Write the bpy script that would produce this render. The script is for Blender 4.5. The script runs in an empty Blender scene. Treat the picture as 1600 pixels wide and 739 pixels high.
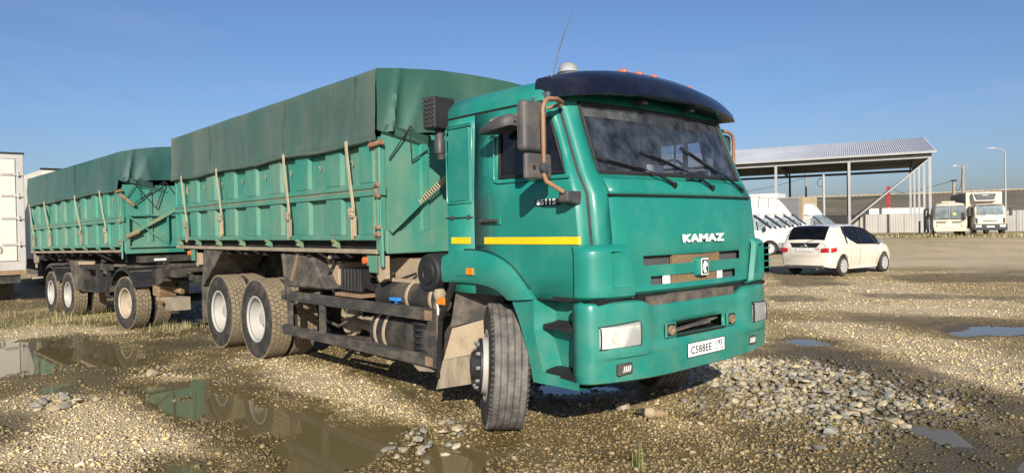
import bpy, bmesh, math, random
import numpy as np
from mathutils import Vector, Matrix, Euler
random.seed(7); RNG = np.random.default_rng(11)
PI = math.pi; rad = math.radians
SC = bpy.context.scene; COL = SC.collection

# ------------------------------------------------------------------ camera
cam_d = bpy.data.cameras.new("camera"); cam = bpy.data.objects.new("camera", cam_d); COL.objects.link(cam)
cam_d.sensor_width = 36.0; cam_d.lens = 24.82; cam_d.clip_start = 0.05; cam_d.clip_end = 9000
_yaw, _pit, _rol = rad(138.123), rad(-0.694), rad(-1.07)
_f = Vector((math.cos(_yaw)*math.cos(_pit), math.sin(_yaw)*math.cos(_pit), math.sin(_pit)))
_r = Vector((math.sin(_yaw), -math.cos(_yaw), 0)); _u = _r.cross(_f)
_r2 = _r*math.cos(_rol) + _u*math.sin(_rol); _u2 = -_r*math.sin(_rol) + _u*math.cos(_rol)
cam.matrix_world = Matrix(((_r2.x, _u2.x, -_f.x, 4.386), (_r2.y, _u2.y, -_f.y, -4.818), (_r2.z, _u2.z, -_f.z, 1.629), (0, 0, 0, 1)))
SC.camera = cam
# ------------------------------------------------------------------ sky, sun, exposure
SUN_AZ, SUN_EL = rad(-39.5), rad(24.0)                 # direction towards the sun
w = bpy.data.worlds.new("World"); SC.world = w; w.use_nodes = True
nt = w.node_tree; nt.nodes.clear()
sky = nt.nodes.new('ShaderNodeTexSky'); sky.sky_type = 'NISHITA'; sky.sun_disc = False
sky.sun_elevation = SUN_EL; sky.sun_rotation = PI/2 - SUN_AZ
sky.altitude = 50; sky.air_density = 1.0; sky.dust_density = 1.5; sky.ozone_density = 6.0
bg = nt.nodes.new('ShaderNodeBackground'); bg.inputs['Strength'].default_value = 0.081
wo = nt.nodes.new('ShaderNodeOutputWorld')
_tc = nt.nodes.new('ShaderNodeTexCoord'); _mp = nt.nodes.new('ShaderNodeMapping'); _mp.inputs['Scale'].default_value = (2.2, 2.2, 11)
_nz = nt.nodes.new('ShaderNodeTexNoise'); _nz.inputs['Scale'].default_value = 1.6; _nz.inputs['Detail'].default_value = 7; _nz.inputs['Roughness'].default_value = .62; _nz.inputs['Distortion'].default_value = .6
_mr = nt.nodes.new('ShaderNodeMapRange'); _mr.inputs['From Min'].default_value = .52; _mr.inputs['From Max'].default_value = .85; _mr.inputs['To Max'].default_value = .11
_tn = nt.nodes.new('ShaderNodeMix'); _tn.data_type = 'RGBA'; _tn.blend_type = 'MULTIPLY'; _tn.inputs[0].default_value = 1; _tn.inputs[7].default_value = (1.03, .95, .985, 1)
_mx = nt.nodes.new('ShaderNodeMix'); _mx.data_type = 'RGBA'; _mx.inputs[7].default_value = (5.2, 5.6, 6.2, 1)    # thin cirrus
nt.links.new(_tc.outputs['Generated'], _mp.inputs[0]); nt.links.new(_mp.outputs[0], _nz.inputs['Vector']); nt.links.new(_nz.outputs['Fac'], _mr.inputs['Value'])
nt.links.new(_mr.outputs[0], _mx.inputs[0]); nt.links.new(sky.outputs[0], _mx.inputs[6]); nt.links.new(_mx.outputs[2], _tn.inputs[6]); nt.links.new(_tn.outputs[2], bg.inputs[0]); nt.links.new(bg.outputs[0], wo.inputs[0])
sd = bpy.data.lights.new("sun", 'SUN'); sd.energy = 4.8; sd.angle = rad(0.5); sd.color = (1.0, 0.925, 0.81)
sun = bpy.data.objects.new("sun", sd); COL.objects.link(sun)
_s = Vector((math.cos(SUN_AZ)*math.cos(SUN_EL), math.sin(SUN_AZ)*math.cos(SUN_EL), math.sin(SUN_EL)))
sun.rotation_euler = _s.to_track_quat('Z', 'Y').to_euler(); sun.location = (20, -20, 30)
SC.view_settings.view_transform = 'Standard'; SC.view_settings.look = 'None'
SC.view_settings.exposure = 0.6; SC.view_settings.gamma = 1.0
SC.cycles.max_bounces = 6; SC.cycles.transparent_max_bounces = 12

# ------------------------------------------------------------------ materials
def _nodes(name):
    m = bpy.data.materials.new(name); m.use_nodes = True
    n = m.node_tree.nodes; l = m.node_tree.links
    return m, n, l, n['Principled BSDF']
def noise(n, l, scale, detail=4, rough=.6, coord='Object', stretch=None):
    tc = n.new('ShaderNodeTexCoord'); nz = n.new('ShaderNodeTexNoise')
    nz.inputs['Scale'].default_value = scale; nz.inputs['Detail'].default_value = detail; nz.inputs['Roughness'].default_value = rough
    if stretch:
        mp = n.new('ShaderNodeMapping'); mp.inputs['Scale'].default_value = stretch
        l.new(tc.outputs[coord], mp.inputs[0]); l.new(mp.outputs[0], nz.inputs['Vector'])
    else: l.new(tc.outputs[coord], nz.inputs['Vector'])
    return nz.outputs['Fac']
def ramp(n, l, src, a, b):
    r = n.new('ShaderNodeMapRange'); r.inputs['From Min'].default_value = a; r.inputs['From Max'].default_value = b
    r.clamp = True; l.new(src, r.inputs['Value']); return r.outputs[0]
def mixc(n, l, fac, a, b):
    x = n.new('ShaderNodeMix'); x.data_type = 'RGBA'
    if isinstance(fac, float): x.inputs[0].default_value = fac
    else: l.new(fac, x.inputs[0])
    for i, v in ((6, a), (7, b)):
        if isinstance(v, tuple): x.inputs[i].default_value = (*v, 1)
        else: l.new(v, x.inputs[i])
    return x.outputs[2]
def mathn(n, l, op, a, b):
    x = n.new('ShaderNodeMath'); x.operation = op
    for i, v in ((0, a), (1, b)):
        if isinstance(v, (int, float)): x.inputs[i].default_value = v
        else: l.new(v, x.inputs[i])
    return x.outputs[0]
def bump(n, l, p, h, strength=.3, dist=.01):
    b = n.new('ShaderNodeBump'); b.inputs['Strength'].default_value = strength; b.inputs['Distance'].default_value = dist
    l.new(h, b.inputs['Height']); l.new(b.outputs[0], p.inputs['Normal'])
def mat(name, col, rough=.5, metal=0., spec=.5, var=.12, vscale=3., coat=0., bumpy=0., bscale=60.):
    """plain painted / plastic / metal surface with a little tonal wear"""
    m, n, l, p = _nodes(name)
    f = noise(n, l, vscale, 5)
    c2 = tuple(c*(1-var*2) for c in col); c1 = tuple(min(1, c*(1+var)) for c in col)
    l.new(mixc(n, l, ramp(n, l, f, .3, .7), c2, c1), p.inputs['Base Color'])
    l.new(ramp(n, l, noise(n, l, vscale*4, 4), -.6*rough/(rough+.2), 1.8), p.inputs['Roughness'])
    r = n.new('ShaderNodeMapRange'); r.inputs['To Min'].default_value = max(.02, rough-.1); r.inputs['To Max'].default_value = min(1, rough+.12)
    l.new(noise(n, l, vscale*5, 4), r.inputs['Value']); l.new(r.outputs[0], p.inputs['Roughness'])
    p.inputs['Metallic'].default_value = metal; p.inputs['Specular IOR Level'].default_value = spec
    p.inputs['Coat Weight'].default_value = coat; p.inputs['Coat Roughness'].default_value = .12
    if bumpy: bump(n, l, p, noise(n, l, bscale, 4), bumpy, .004)
    return m
def worn(name, col, dirt, rough=.5, amount=.5, scale=2.5, streak=None, spec=.4, coat=0., rust=None, chips=None, bumpy=.08, bscale=9, grime=False):
    """paint under patchy dust (dirt colour), optional rust spots and pale chips"""
    m, n, l, p = _nodes(name)
    f = noise(n, l, scale, 8, .68, 'Object', streak)
    c = mixc(n, l, ramp(n, l, noise(n, l, scale*.5, 3), .3, .7), tuple(x*.86 for x in col), tuple(x*1.08 for x in col))
    c = mixc(n, l, ramp(n, l, f, .62-amount*.35, .86), c, dirt)
    if rust:
        c = mixc(n, l, ramp(n, l, noise(n, l, scale*3.1, 7, .7), .66, .72), c, rust)
    if chips:
        c = mixc(n, l, ramp(n, l, noise(n, l, 47, 3, .5), .745, .77), c, chips)
    if grime:                                    # road dust thrown up on the lower panels
        g = n.new('ShaderNodeTexCoord'); sx = n.new('ShaderNodeSeparateXYZ'); l.new(g.outputs['Object'], sx.inputs[0])
        gf = mathn(n, l, 'MULTIPLY', ramp(n, l, sx.outputs['Z'], 1.25, .45), ramp(n, l, noise(n, l, 5, 7, .7), .42, .75))
        c = mixc(n, l, mathn(n, l, 'MULTIPLY', gf, .55), c, (.17, .19, .13))
    l.new(c, p.inputs['Base Color'])
    r = n.new('ShaderNodeMapRange'); r.inputs['To Min'].default_value = max(.05, rough-.08); r.inputs['To Max'].default_value = min(1, rough+.3)
    l.new(f, r.inputs['Value']); r.inputs['From Min'].default_value = .35; r.inputs['From Max'].default_value = .8
    l.new(r.outputs[0], p.inputs['Roughness'])
    p.inputs['Specular IOR Level'].default_value = spec; p.inputs['Coat Weight'].default_value = coat; p.inputs['Coat Roughness'].default_value = .15
    if bumpy: bump(n, l, p, noise(n, l, bscale, 3), bumpy, .02)
    return m
def glass(name, tint, dif=.0, difcol=(.3, .28, .24), ior=1.45, rough=.0):
    m, n, l, p = _nodes(name); n.remove(p)
    out = n['Material Output']
    tr = n.new('ShaderNodeBsdfTransparent'); tr.inputs[0].default_value = (*tint, 1)
    gl = n.new('ShaderNodeBsdfGlossy'); gl.inputs['Roughness'].default_value = rough
    fr = n.new('ShaderNodeFresnel'); fr.inputs[0].default_value = ior
    a = n.new('ShaderNodeMixShader')
    if dif:
        d = n.new('ShaderNodeBsdfDiffuse'); d.inputs[0].default_value = (*difcol, 1)
        b = n.new('ShaderNodeMixShader')
        f = n.new('ShaderNodeMath'); f.operation = 'MULTIPLY'; f.inputs[1].default_value = dif
        l.new(ramp(n, l, noise(n, l, 7, 8, .7), .3, .75) if name != 'lamp_glass' else ramp(n, l, noise(n, l, 3, 2, .5), -1.2, 1.2), f.inputs[0]); l.new(f.outputs[0], b.inputs[0])
        l.new(tr.outputs[0], b.inputs[1]); l.new(d.outputs[0], b.inputs[2]); base = b.outputs[0]
    else: base = tr.outputs[0]
    l.new(fr.outputs[0], a.inputs[0]); l.new(base, a.inputs[1]); l.new(gl.outputs[0], a.inputs[2])
    l.new(a.outputs[0], out.inputs['Surface']); return m

MUD = (.30, .23, .15)
M = dict(
    paint=worn('green_cab_paint', (.012, .190, .147), (.06, .22, .165), .36, .42, 2.6, coat=.22, chips=(.30, .42, .36), bumpy=.035, bscale=2.2, grime=True),
    bed=worn('green_bed_paint', (.028, .200, .148), (.19, .235, .165), .52, .62, 2.1, streak=(1, 1, .45), rust=(.20, .10, .05), bumpy=.12, bscale=4),
    bedrust=worn('rusty_green', (.04, .24, .16), (.33, .19, .08), .6, .8, 5, rust=(.24, .10, .04)),
    rail=worn('dusty_rail', (.22, .19, .14), (.36, .29, .19), .8, .6, 4),
    tarp=worn('green_tarp', (.052, .102, .082), (.145, .15, .122), .55, .55, 1.1, streak=(1.6, 1.6, .35), spec=.35, bumpy=.25, bscale=1.6),
    tarpf=worn('green_tarp_front', (.030, .096, .071), (.09, .13, .102), .6, .5, 1.4, spec=.3, bumpy=.3, bscale=1.8),
    tarpt=worn('teal_tarp', (.022, .085, .078), (.085, .13, .118), .55, .5, 1.0, streak=(1.5, 1.5, .5), spec=.35, bumpy=.3, bscale=1.5),
    seam=worn('tarp_hem', (.040, .085, .068), (.14, .13, .10), .6, .6, 3),
    navy=worn('navy_visor_paint', (.0045, .005, .011), (.02, .02, .024), .2, .3, 2.5, coat=.3, spec=.6, bumpy=.02, bscale=2),
    black=mat('black_plastic', (.018, .018, .019), .55, var=.25, vscale=5),
    rubberseal=mat('rubber_seal', (.012, .012, .013), .7),
    grey=worn('grey_plastic', (.05, .05, .052), (.14, .125, .10), .55, .35, 3.5),
    mirror_back=worn('mirror_shell_plastic', (.065, .063, .062), (.15, .135, .11), .5, .35, 6),
    dark=worn('dark_chassis', (.022, .021, .020), (.16, .125, .085), .75, .5, 3, bumpy=.3),
    darkest=worn('underbody_black', (.012, .012, .012), (.05, .042, .03), .8, .35, 2),
    guard=worn('guard_rail_paint', (.042, .041, .040), (.20, .155, .11), .6, .48, 11, streak=(.35, 1, 1), rust=(.24, .12, .06)),
    rust=worn('rust', (.22, .14, .08), (.34, .26, .16), .85, .5, 9, bumpy=.5, bscale=40),
    tube=worn('rusty_copper_tube', (.24, .125, .068), (.33, .22, .14), .5, .4, 8),
    mudcol=worn('dried_mud', (.36, .285, .19), (.20, .155, .10), .95, .5, 5, bumpy=.4, bscale=30),
    flap=worn('muddy_flap', (.33, .27, .185), (.045, .04, .034), .9, .85, 7, streak=(2.5, 2.5, .35), bumpy=.3, bscale=18),
    flapdark=worn('dark_flap', (.05, .047, .042), (.22, .18, .13), .85, .55, 5, bumpy=.3, bscale=30),
    tyre=worn('tyre_side_rubber', (.024, .024, .023), (.14, .115, .08), .8, .42, 5, bumpy=.25, bscale=30),
    tread=worn('muddy_tread', (.225, .18, .115), (.075, .062, .045), .95, .42, 7, bumpy=.5, bscale=45),
    treadroot=worn('tread_groove', (.055, .045, .032), (.14, .11, .07), .95, .4, 7),
    treadf=worn('worn_front_tread', (.085, .080, .074), (.25, .23, .20), .85, .62, 9, streak=(1, 1, 1), bumpy=.5, bscale=50),
    rim=worn('dusty_steel_rim', (.38, .37, .345), (.30, .25, .17), .42, .5, 3.5, spec=.6),
    rimtan=worn('tan_steel_rim', (.40, .33, .25), (.30, .22, .14), .6, .6, 3.5),
    steel=mat('bare_steel', (.45, .44, .42), .35, metal=.9, var=.2),
    strap=worn('webbing_strap', (.42, .36, .24), (.26, .21, .13), .9, .5, 12),
    strapy=worn('yellowed_strap', (.52, .44, .14), (.34, .28, .13), .9, .5, 12),
    amber=mat('amber_plastic', (.75, .20, .015), .25, var=.2, vscale=20),
    orange=mat('orange_reflector', (.62, .13, .03), .4), markerred=mat('faded_marker_lens', (.42, .12, .06), .45),
    yellow=mat('yellow_reflective_tape', (.90, .50, .006), .5, var=.06, vscale=12),
    white=worn('white_vehicle_paint', (.60, .59, .555), (.44, .40, .32), .35, .25, 1.2, coat=.3, bumpy=0),
    cream=worn('cream_vehicle_paint', (.54, .485, .375), (.40, .34, .24), .4, .35, 1.2, coat=.2, bumpy=0),
    carpaint=worn('pearl_car_paint', (.64, .595, .50), (.46, .39, .28), .26, .4, 1.0, coat=.6, bumpy=0),
    boxw=worn('white_box_panel', (.60, .56, .48), (.46, .41, .33), .5, .35, .9, streak=(1, 1, .4)),
    boxgrey=worn('grey_box_side', (.22, .22, .215), (.15, .14, .13), .7, .4, .8),
    alu=worn('dull_aluminium', (.40, .39, .37), (.24, .22, .19), .5, .4, 4, spec=.6),
    platew=mat('plate_white', (.78, .78, .76), .4, var=.04),
    ink=mat('plate_black', (.012, .012, .012), .5),
    lettering=mat('lettering_white', (.80, .80, .78), .35, var=.03),
    red=mat('red_plastic', (.42, .012, .012), .3),
    blue=mat('blue_plastic', (.04, .22, .62), .4),
    board=worn('brown_board', (.20, .135, .07), (.11, .07, .035), .9, .6, 3, streak=(1, 1, 14), bumpy=.6, bscale=30),
    lens=mat('headlamp_reflector', (.84, .83, .77), .35, metal=.2, var=.25, vscale=16),
    clearlamp=mat('clear_tail_lamp', (.50, .50, .49), .18), chrome=mat('chrome', (.8, .8, .8), .12, metal=1., var=.05),
    seat=mat('seat_cloth', (.045, .045, .05), .9),
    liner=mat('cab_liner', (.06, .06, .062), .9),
    visorstrip=worn('grubby_fringe', (.045, .042, .036), (.34, .30, .23), .9, .7, 9, streak=(1, 1, .4)),
    concrete=worn('concrete', (.36, .34, .30), (.24, .22, .19), .9, .5, 2),
    post=worn('grey_steel_post', (.34, .34, .335), (.26, .24, .21), .5, .35, 1.5, spec=.5),
    sheet=worn('galvanised_sheet', (.50, .52, .55), (.38, .39, .40), .42, .4, .6, spec=.6),
    sheetu=worn('sheet_underside', (.16, .16, .16), (.11, .10, .10), .7, .4, .6),
    vanpane=mat('van_side_pane', (.22, .26, .27), .12, var=.3, vscale=2), fence=worn('grey_fence_sheet', (.37, .36, .33), (.28, .26, .22), .6, .4, .7),
    darkpost=mat('dark_steel', (.05, .05, .055), .6),
    wood=worn('weathered_pole', (.30, .26, .20), (.20, .17, .13), .9, .5, 2, streak=(4, 4, .4)),
    redpaint=worn('red_post_paint', (.45, .045, .035), (.35, .16, .13), .6, .4, 3),
    glass=glass('windscreen_glass', (.76, .82, .88), .30, (.21, .245, .30), 1.75),  # bluish-grey diffuse veil paints in the sky reflection on the pane
    sideglass=glass('tinted_side_glass', (.40, .45, .52), .06, (.3, .28, .24), 1.6),
    carglass=glass('car_glass', (.20, .215, .225), .03, (.3, .28, .24), 1.6),
    clearglass=glass('bus_glass', (.70, .78, .80), .10, (.4, .45, .45), 1.6),
    lampglass=glass('lamp_glass', (.97, .97, .94), .45, (.80, .79, .73), 1.6),
)

# ------------------------------------------------------------------ mesh helpers
class MB:
    def __init__(s): s.v = []; s.f = []; s.mi = []
    def add(s, vs, fs, mi=0):
        o = len(s.v); s.v += [tuple(v) for v in vs]; s.f += [tuple(i+o for i in f) for f in fs]; s.mi += [mi]*len(fs); return s
    def hexa(s, p, mi=0):                      # 8 points: bottom ring 0-3, top ring 4-7
        return s.add(p, [(3, 2, 1, 0), (4, 5, 6, 7), (0, 1, 5, 4), (1, 2, 6, 5), (2, 3, 7, 6), (3, 0, 4, 7)], mi)
    def box(s, x0, x1, y0, y1, z0, z1, mi=0):
        return s.hexa([(x0, y0, z0), (x1, y0, z0), (x1, y1, z0), (x0, y1, z0), (x0, y0, z1), (x1, y0, z1), (x1, y1, z1), (x0, y1, z1)], mi)
    def beam(s, a, b, wy, wz, mi=0, up=(0, 0, 1)):   # rectangular bar from a to b
        a = Vector(a); b = Vector(b); d = (b-a).normalized(); up = Vector(up)
        if abs(d.dot(up)) > .99: up = Vector((1, 0, 0))
        sx = d.cross(up).normalized(); uz = sx.cross(d)
        q = []
        for c in (a, b):
            for i, j in ((-1, -1), (1, -1), (1, 1), (-1, 1)): q.append(c + sx*(i*wy/2) + uz*(j*wz/2))
        return s.add(q, [(3, 2, 1, 0), (4, 5, 6, 7), (0, 1, 5, 4), (1, 2, 6, 5), (2, 3, 7, 6), (3, 0, 4, 7)], mi)
    def tube(s, path, r, n=8, mi=0, cap=True):
        P = [Vector(p) for p in path]; rr = r if isinstance(r, (list, tuple)) else [r]*len(P)
        vs = []; fs = []; prev = None
        for i, p in enumerate(P):
            d = (P[min(i+1, len(P)-1)] - P[max(i-1, 0)]).normalized()
            if prev is None:
                a = d.cross(Vector((0, 0, 1)) if abs(d.z) < .9 else Vector((1, 0, 0))).normalized()
            else:
                a = (prev - d*prev.dot(d)).normalized()
            prev = a; b = d.cross(a)
            vs += [p + (a*math.cos(2*PI*k/n) + b*math.sin(2*PI*k/n))*rr[i] for k in range(n)]
        for i in range(len(P)-1):
            for k in range(n):
                k2 = (k+1) % n; fs.append((i*n+k, i*n+k2, (i+1)*n+k2, (i+1)*n+k))
        if cap:
            fs.append(tuple(range(n-1, -1, -1))); fs.append(tuple(range((len(P)-1)*n, len(P)*n)))
        return s.add(vs, fs, mi)
    def lathe(s, prof, n=24, org=(0, 0, 0), axis='y', mi=0, mis=None):   # prof: (radius, along-axis)
        vs = []; fs = []; o = Vector(org)
        for r, h in prof:
            for k in range(n):
                c, q = r*math.cos(2*PI*k/n), r*math.sin(2*PI*k/n)
                vs.append(o + Vector({'y': (c, h, q), 'x': (h, c, q), 'z': (c, q, h)}[axis]))
        base = len(s.v); s.v += [tuple(v) for v in vs]
        for i in range(len(prof)-1):
            for k in range(n):
                k2 = (k+1) % n
                s.f.append((base+i*n+k, base+i*n+k2, base+(i+1)*n+k2, base+(i+1)*n+k)); s.mi.append(mis[i] if mis else mi)
        return s
    def grid(s, rows, mi=0, skip=None, mif=None):
        nr, nc = len(rows), len(rows[0]); o = len(s.v)
        for r in rows: s.v += [tuple(p) for p in r]
        for i in range(nr-1):
            for j in range(nc-1):
                if skip and skip(i, j): continue
                s.f.append((o+i*nc+j, o+i*nc+j+1, o+(i+1)*nc+j+1, o+(i+1)*nc+j)); s.mi.append(mif(i, j) if mif else mi)
        return s
    def prism(s, pts, d, mi=0):                # planar outline pts extruded by vector d
        n = len(pts); d = Vector(d); P = [Vector(p) for p in pts]
        return s.add(P + [p+d for p in P], [tuple(range(n-1, -1, -1)), tuple(range(n, 2*n))] + [(i, (i+1) % n, n+(i+1) % n, n+i) for i in range(n)], mi)
    def mesh(s, name, mats, smooth=None, fix=True):
        me = bpy.data.meshes.new(name); me.from_pydata(s.v, [], s.f)
        for m in (mats if isinstance(mats, (list, tuple)) else [mats]): me.materials.append(M[m] if isinstance(m, str) else m)
        me.polygons.foreach_set('material_index', s.mi)
        if fix:
            bm = bmesh.new(); bm.from_mesh(me); bmesh.ops.remove_doubles(bm, verts=bm.verts, dist=2e-5); bmesh.ops.delete(bm, geom=[v for v in bm.verts if not v.link_faces], context='VERTS'); bmesh.ops.recalc_face_normals(bm, faces=bm.faces); bm.to_mesh(me); bm.free()
        if smooth:
            me.polygons.foreach_set('use_smooth', [True]*len(me.polygons)); me.set_sharp_from_angle(angle=rad(smooth))
        me.update(); return me
    def build(s, name, mats, parent=None, smooth=None, bevel=0, seg=1, solid=0, **kw):
        o = bpy.data.objects.new(name, s.mesh(name, mats, smooth)); COL.objects.link(o)
        if parent: o.parent = parent
        if solid:
            md = o.modifiers.new('solid', 'SOLIDIFY'); md.thickness = solid; md.offset = -1
        if bevel:
            md = o.modifiers.new('bevel', 'BEVEL'); md.width = bevel; md.segments = seg; md.limit_method = 'ANGLE'; md.angle_limit = rad(40)
        for k, v in kw.items(): o[k] = v
        return o
def tag(o, label=None, category=None, group=None, kind=None):
    for k, v in (('label', label), ('category', category), ('group', group), ('kind', kind)):
        if v: o[k] = v
    return o
def empty(name, loc=(0, 0, 0), rot=(0, 0, 0), parent=None):
    o = bpy.data.objects.new(name, None); COL.objects.link(o); o.location = loc; o.rotation_euler = rot; o.empty_display_size = .2
    if parent: o.parent = parent
    return o
def copy_tree(o, parent=None):
    c = o.copy(); COL.objects.link(c); c.parent = parent
    for ch in list(o.children): copy_tree(ch, c)
    return c
def text_mesh(s, size, depth=.002, bold=0, extra=None):
    cu = bpy.data.curves.new('text', 'FONT'); cu.body = s; cu.size = size; cu.extrude = depth; cu.align_x = 'CENTER'; cu.align_y = 'CENTER'; cu.offset = bold; cu.resolution_u = 3
    if extra: cu.space_character = extra
    t = bpy.data.objects.new('text', cu); COL.objects.link(t)
    me = bpy.data.meshes.new_from_object(t.evaluated_get(bpy.context.evaluated_depsgraph_get()))
    bpy.data.objects.remove(t); bpy.data.curves.remove(cu); return me
def lettering(name, s, size, loc, rot, m, parent, bold=0, sx=1., extra=None, depth=.002):
    me = text_mesh(s, size, depth, bold, extra); me.materials.clear(); me.materials.append(M[m])
    o = bpy.data.objects.new(name, me); COL.objects.link(o); o.location = loc; o.rotation_euler = rot; o.scale = (sx, 1, 1)
    if parent: o.parent = parent
    return o
def lerp(a, b, t): return a + (b-a)*t
def interp(x, xs, ys): return float(np.interp(x, xs, ys))
def sstep(a, b, x):
    t = np.clip((np.asarray(x, float)-a)/(b-a), 0, 1); return t*t*(3-2*t)
# ------------------------------------------------------------------ ground
_tab = np.random.default_rng(5).random((256, 256))
def vnoise(x, y, s):
    x = np.asarray(x)/s + 1000; y = np.asarray(y)/s + 1000
    xi = np.floor(x).astype(int); yi = np.floor(y).astype(int); fx = x-xi; fy = y-yi
    fx = fx*fx*(3-2*fx); fy = fy*fy*(3-2*fy)
    t = lambda i, j: _tab[i & 255, j & 255]
    return (t(xi, yi)*(1-fx)+t(xi+1, yi)*fx)*(1-fy) + (t(xi, yi+1)*(1-fx)+t(xi+1, yi+1)*fx)*fy - .5
def fbm(x, y, s, o=3):
    return sum(vnoise(x+i*17.3, y-i*9.1, s/2**i)/2**i for i in range(o))
def poly_sd(x, y, poly):
    """signed distance to a polygon, positive inside"""
    P = np.array(poly, float); n = len(P); d = np.full(np.shape(x), 1e9); ins = np.zeros(np.shape(x), bool)
    for i in range(n):
        ax, ay = P[i]; bx, by = P[(i+1) % n]; ex, ey = bx-ax, by-ay
        t = np.clip(((x-ax)*ex+(y-ay)*ey)/(ex*ex+ey*ey), 0, 1)
        d = np.minimum(d, np.hypot(x-ax-t*ex, y-ay-t*ey))
        c = ((ay > y) != (by > y)) & (x < (bx-ax)*(y-ay)/(by-ay+1e-12)+ax); ins ^= c
    return np.where(ins, d, -d)
def base_h(x, y):
    drop = -.12*sstep(-7.2, -10.2, x)*sstep(14, 5, y) - .05*sstep(-11, -17, x)*sstep(14, 5, y)
    far = .32*sstep(42, 56, np.hypot(x-4.4, y+4.8))*sstep(-60, -35, x)
    return drop + far
PUDDLES = [
    [(-8.9, -3.6), (-9.1, -2.4), (-7.0, -2.3), (-6.3, -1.98), (-5.3, -2.2), (-5.25, -2.66), (-6.0, -3.05), (-5.6, -3.4), (-5.8, -3.95)],
    [(-4.1, -2.95), (-3.7, -2.14), (-3.09, -2.07), (-1.86, -2.06), (-1.19, -1.86), (-.71, -1.74), (-.13, -1.72), (.3, -2.07), (.25, -2.5), (-.1, -3.0), (-.45, -2.8), (-1.36, -2.72), (-2.6, -2.72)],
    [(.85, 7.2), (1.0, 7.75), (1.6, 8.1), (2.1, 7.7), (1.7, 7.0), (1.15, 6.75)],
    [(2.3, 1.36), (2.5, 1.34), (2.9, .76), (2.78, .66)],
    [(-.85, .26), (-.45, .58), (-.25, .45), (-.55, .12)],
    [(.05, -1.72), (.5, -1.5), (.95, -1.9), (.6, -2.4)],
    [(-1.2, -3.35), (-.95, -3.05), (-.4, -3.12), (-.6, -3.6)],
    [(-4.9, -3.5), (-4.6, -3.2), (-4.0, -3.3), (-4.35, -3.55)],
    [(-.1, 4.35), (.15, 4.8), (-.5, 5.0), (-.6, 4.6)],
    [(3.15, .9), (3.5, .7), (3.4, .35), (3.1, .5)]]
PWZ = []
for p in PUDDLES:
    c = np.array(p).mean(0); PWZ.append(float(base_h(c[0], c[1])) - .012 - .002*len(PWZ))
PALE_Z = [[(-12.11, -3.14), (-12.36, -2.49), (-10.6, -1.63), (-8.27, -2.31), (-8.61, -3.02), (-9.7, -3.39)],
 [(-5.1, -1.63), (-5.26, -.79), (-4.21, -.81), (-2.1, -.87), (-.58, -1.16), (-.69, -1.41), (-1.56, -1.48), (-3.52, -1.52), (-4.49, -1.76)],
 [(-3.83, -4.0), (-4.94, -3.54), (-3.71, -3.0), (-2.01, -2.84), (-.82, -2.66), (-.56, -3.17), (-1.23, -3.84), (-1.95, -4.2)],
 [(-3.06, 9.04), (-1.77, 10.04), (-.24, 10.06), (1.24, 9.74), (1.43, 8.82), (.04, 8.52), (-1.11, 8.43), (-2.48, 7.72)],
 [(-1.59, 6.29), (-.57, 7.14), (1.11, 5.95), (2.24, 5.07), (3.0, 2.9), (1.85, 3.71), (.17, 5.12)],
 [(-.66, 1.88), (-.45, 2.62), (.3, 2.76), (.46, 1.55), (.04, 1.15)],
 [(-24, 31.53), (-9, 52), (4, 40), (0, 25.81), (-5.0, 21.54), (-8, 18.5)],
 [(-5.09, -2.47), (-4.73, -1.98), (-3.84, -2.06), (-3.91, -2.57), (-4.37, -2.78)]]
DARK_Z = [[(-.59, 4.08), (.21, 4.45), (1.65, 3.76), (2.7, 2.93), (4.2, 1.2), (4.0, .6), (2.89, 2.07), (2.05, 2.31), (.9, 3.07), (-.12, 3.39)],
 [(-.84, 7.79), (.36, 8.45), (1.43, 8.82), (2.6, 8.0), (1.9, 6.65), (1.14, 6.12), (-.05, 7.07)],
 [(-7.0, 16.4), (-4.94, 16.36), (-3.33, 13.81), (-4.16, 12.05)], [(-4.17, 18.17), (-1.2, 21.06), (1.5, 18.5), (-.55, 17.0), (-2.57, 15.61)],
 [(-3.59, 10.02), (-2.94, 10.51), (-2.27, 9.98), (-2.74, 8.97)], [(1.79, 1.42), (2.29, 1.9), (2.91, 1.96), (3.4, .6), (2.81, .0), (2.39, .74)],
 [(-7.18, -1.76), (-7.55, -.79), (-5.89, -1.36), (-6.17, -1.95)], [(-4.96, -3.1), (-4.42, -2.83), (-3.93, -3.01), (-4.42, -3.27)],
 [(-2.4, 11.5), (2, 13.4), (2.4, 12.7), (-1.8, 10.8)]]
WET_SHADE_Z = [[(-2.1, -.87), (-1.91, -.25), (-.58, -.87), (.16, -.86), (.59, -1.26), (.58, -2.02), (.28, -2.33), (-.19, -1.57)],  # wet patches, with shade by the wheel and under the truck painted in
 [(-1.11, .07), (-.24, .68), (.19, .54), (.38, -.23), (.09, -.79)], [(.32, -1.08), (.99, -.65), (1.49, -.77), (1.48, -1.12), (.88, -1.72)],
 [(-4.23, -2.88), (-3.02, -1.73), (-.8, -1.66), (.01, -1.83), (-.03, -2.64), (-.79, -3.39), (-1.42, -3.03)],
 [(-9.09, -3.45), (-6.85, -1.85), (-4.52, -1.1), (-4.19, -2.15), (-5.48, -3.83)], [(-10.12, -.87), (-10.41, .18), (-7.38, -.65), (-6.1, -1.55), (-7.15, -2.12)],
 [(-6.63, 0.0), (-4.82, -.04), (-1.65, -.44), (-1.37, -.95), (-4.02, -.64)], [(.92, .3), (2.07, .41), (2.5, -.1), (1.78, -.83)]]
DARKBANDS = [((-9, 19.5), (9, 23), .7, .40), ((-15, 26), (5, 33), 1.0, .35), ((-22, 42), (8, 47), 1.6, .3)]
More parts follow.
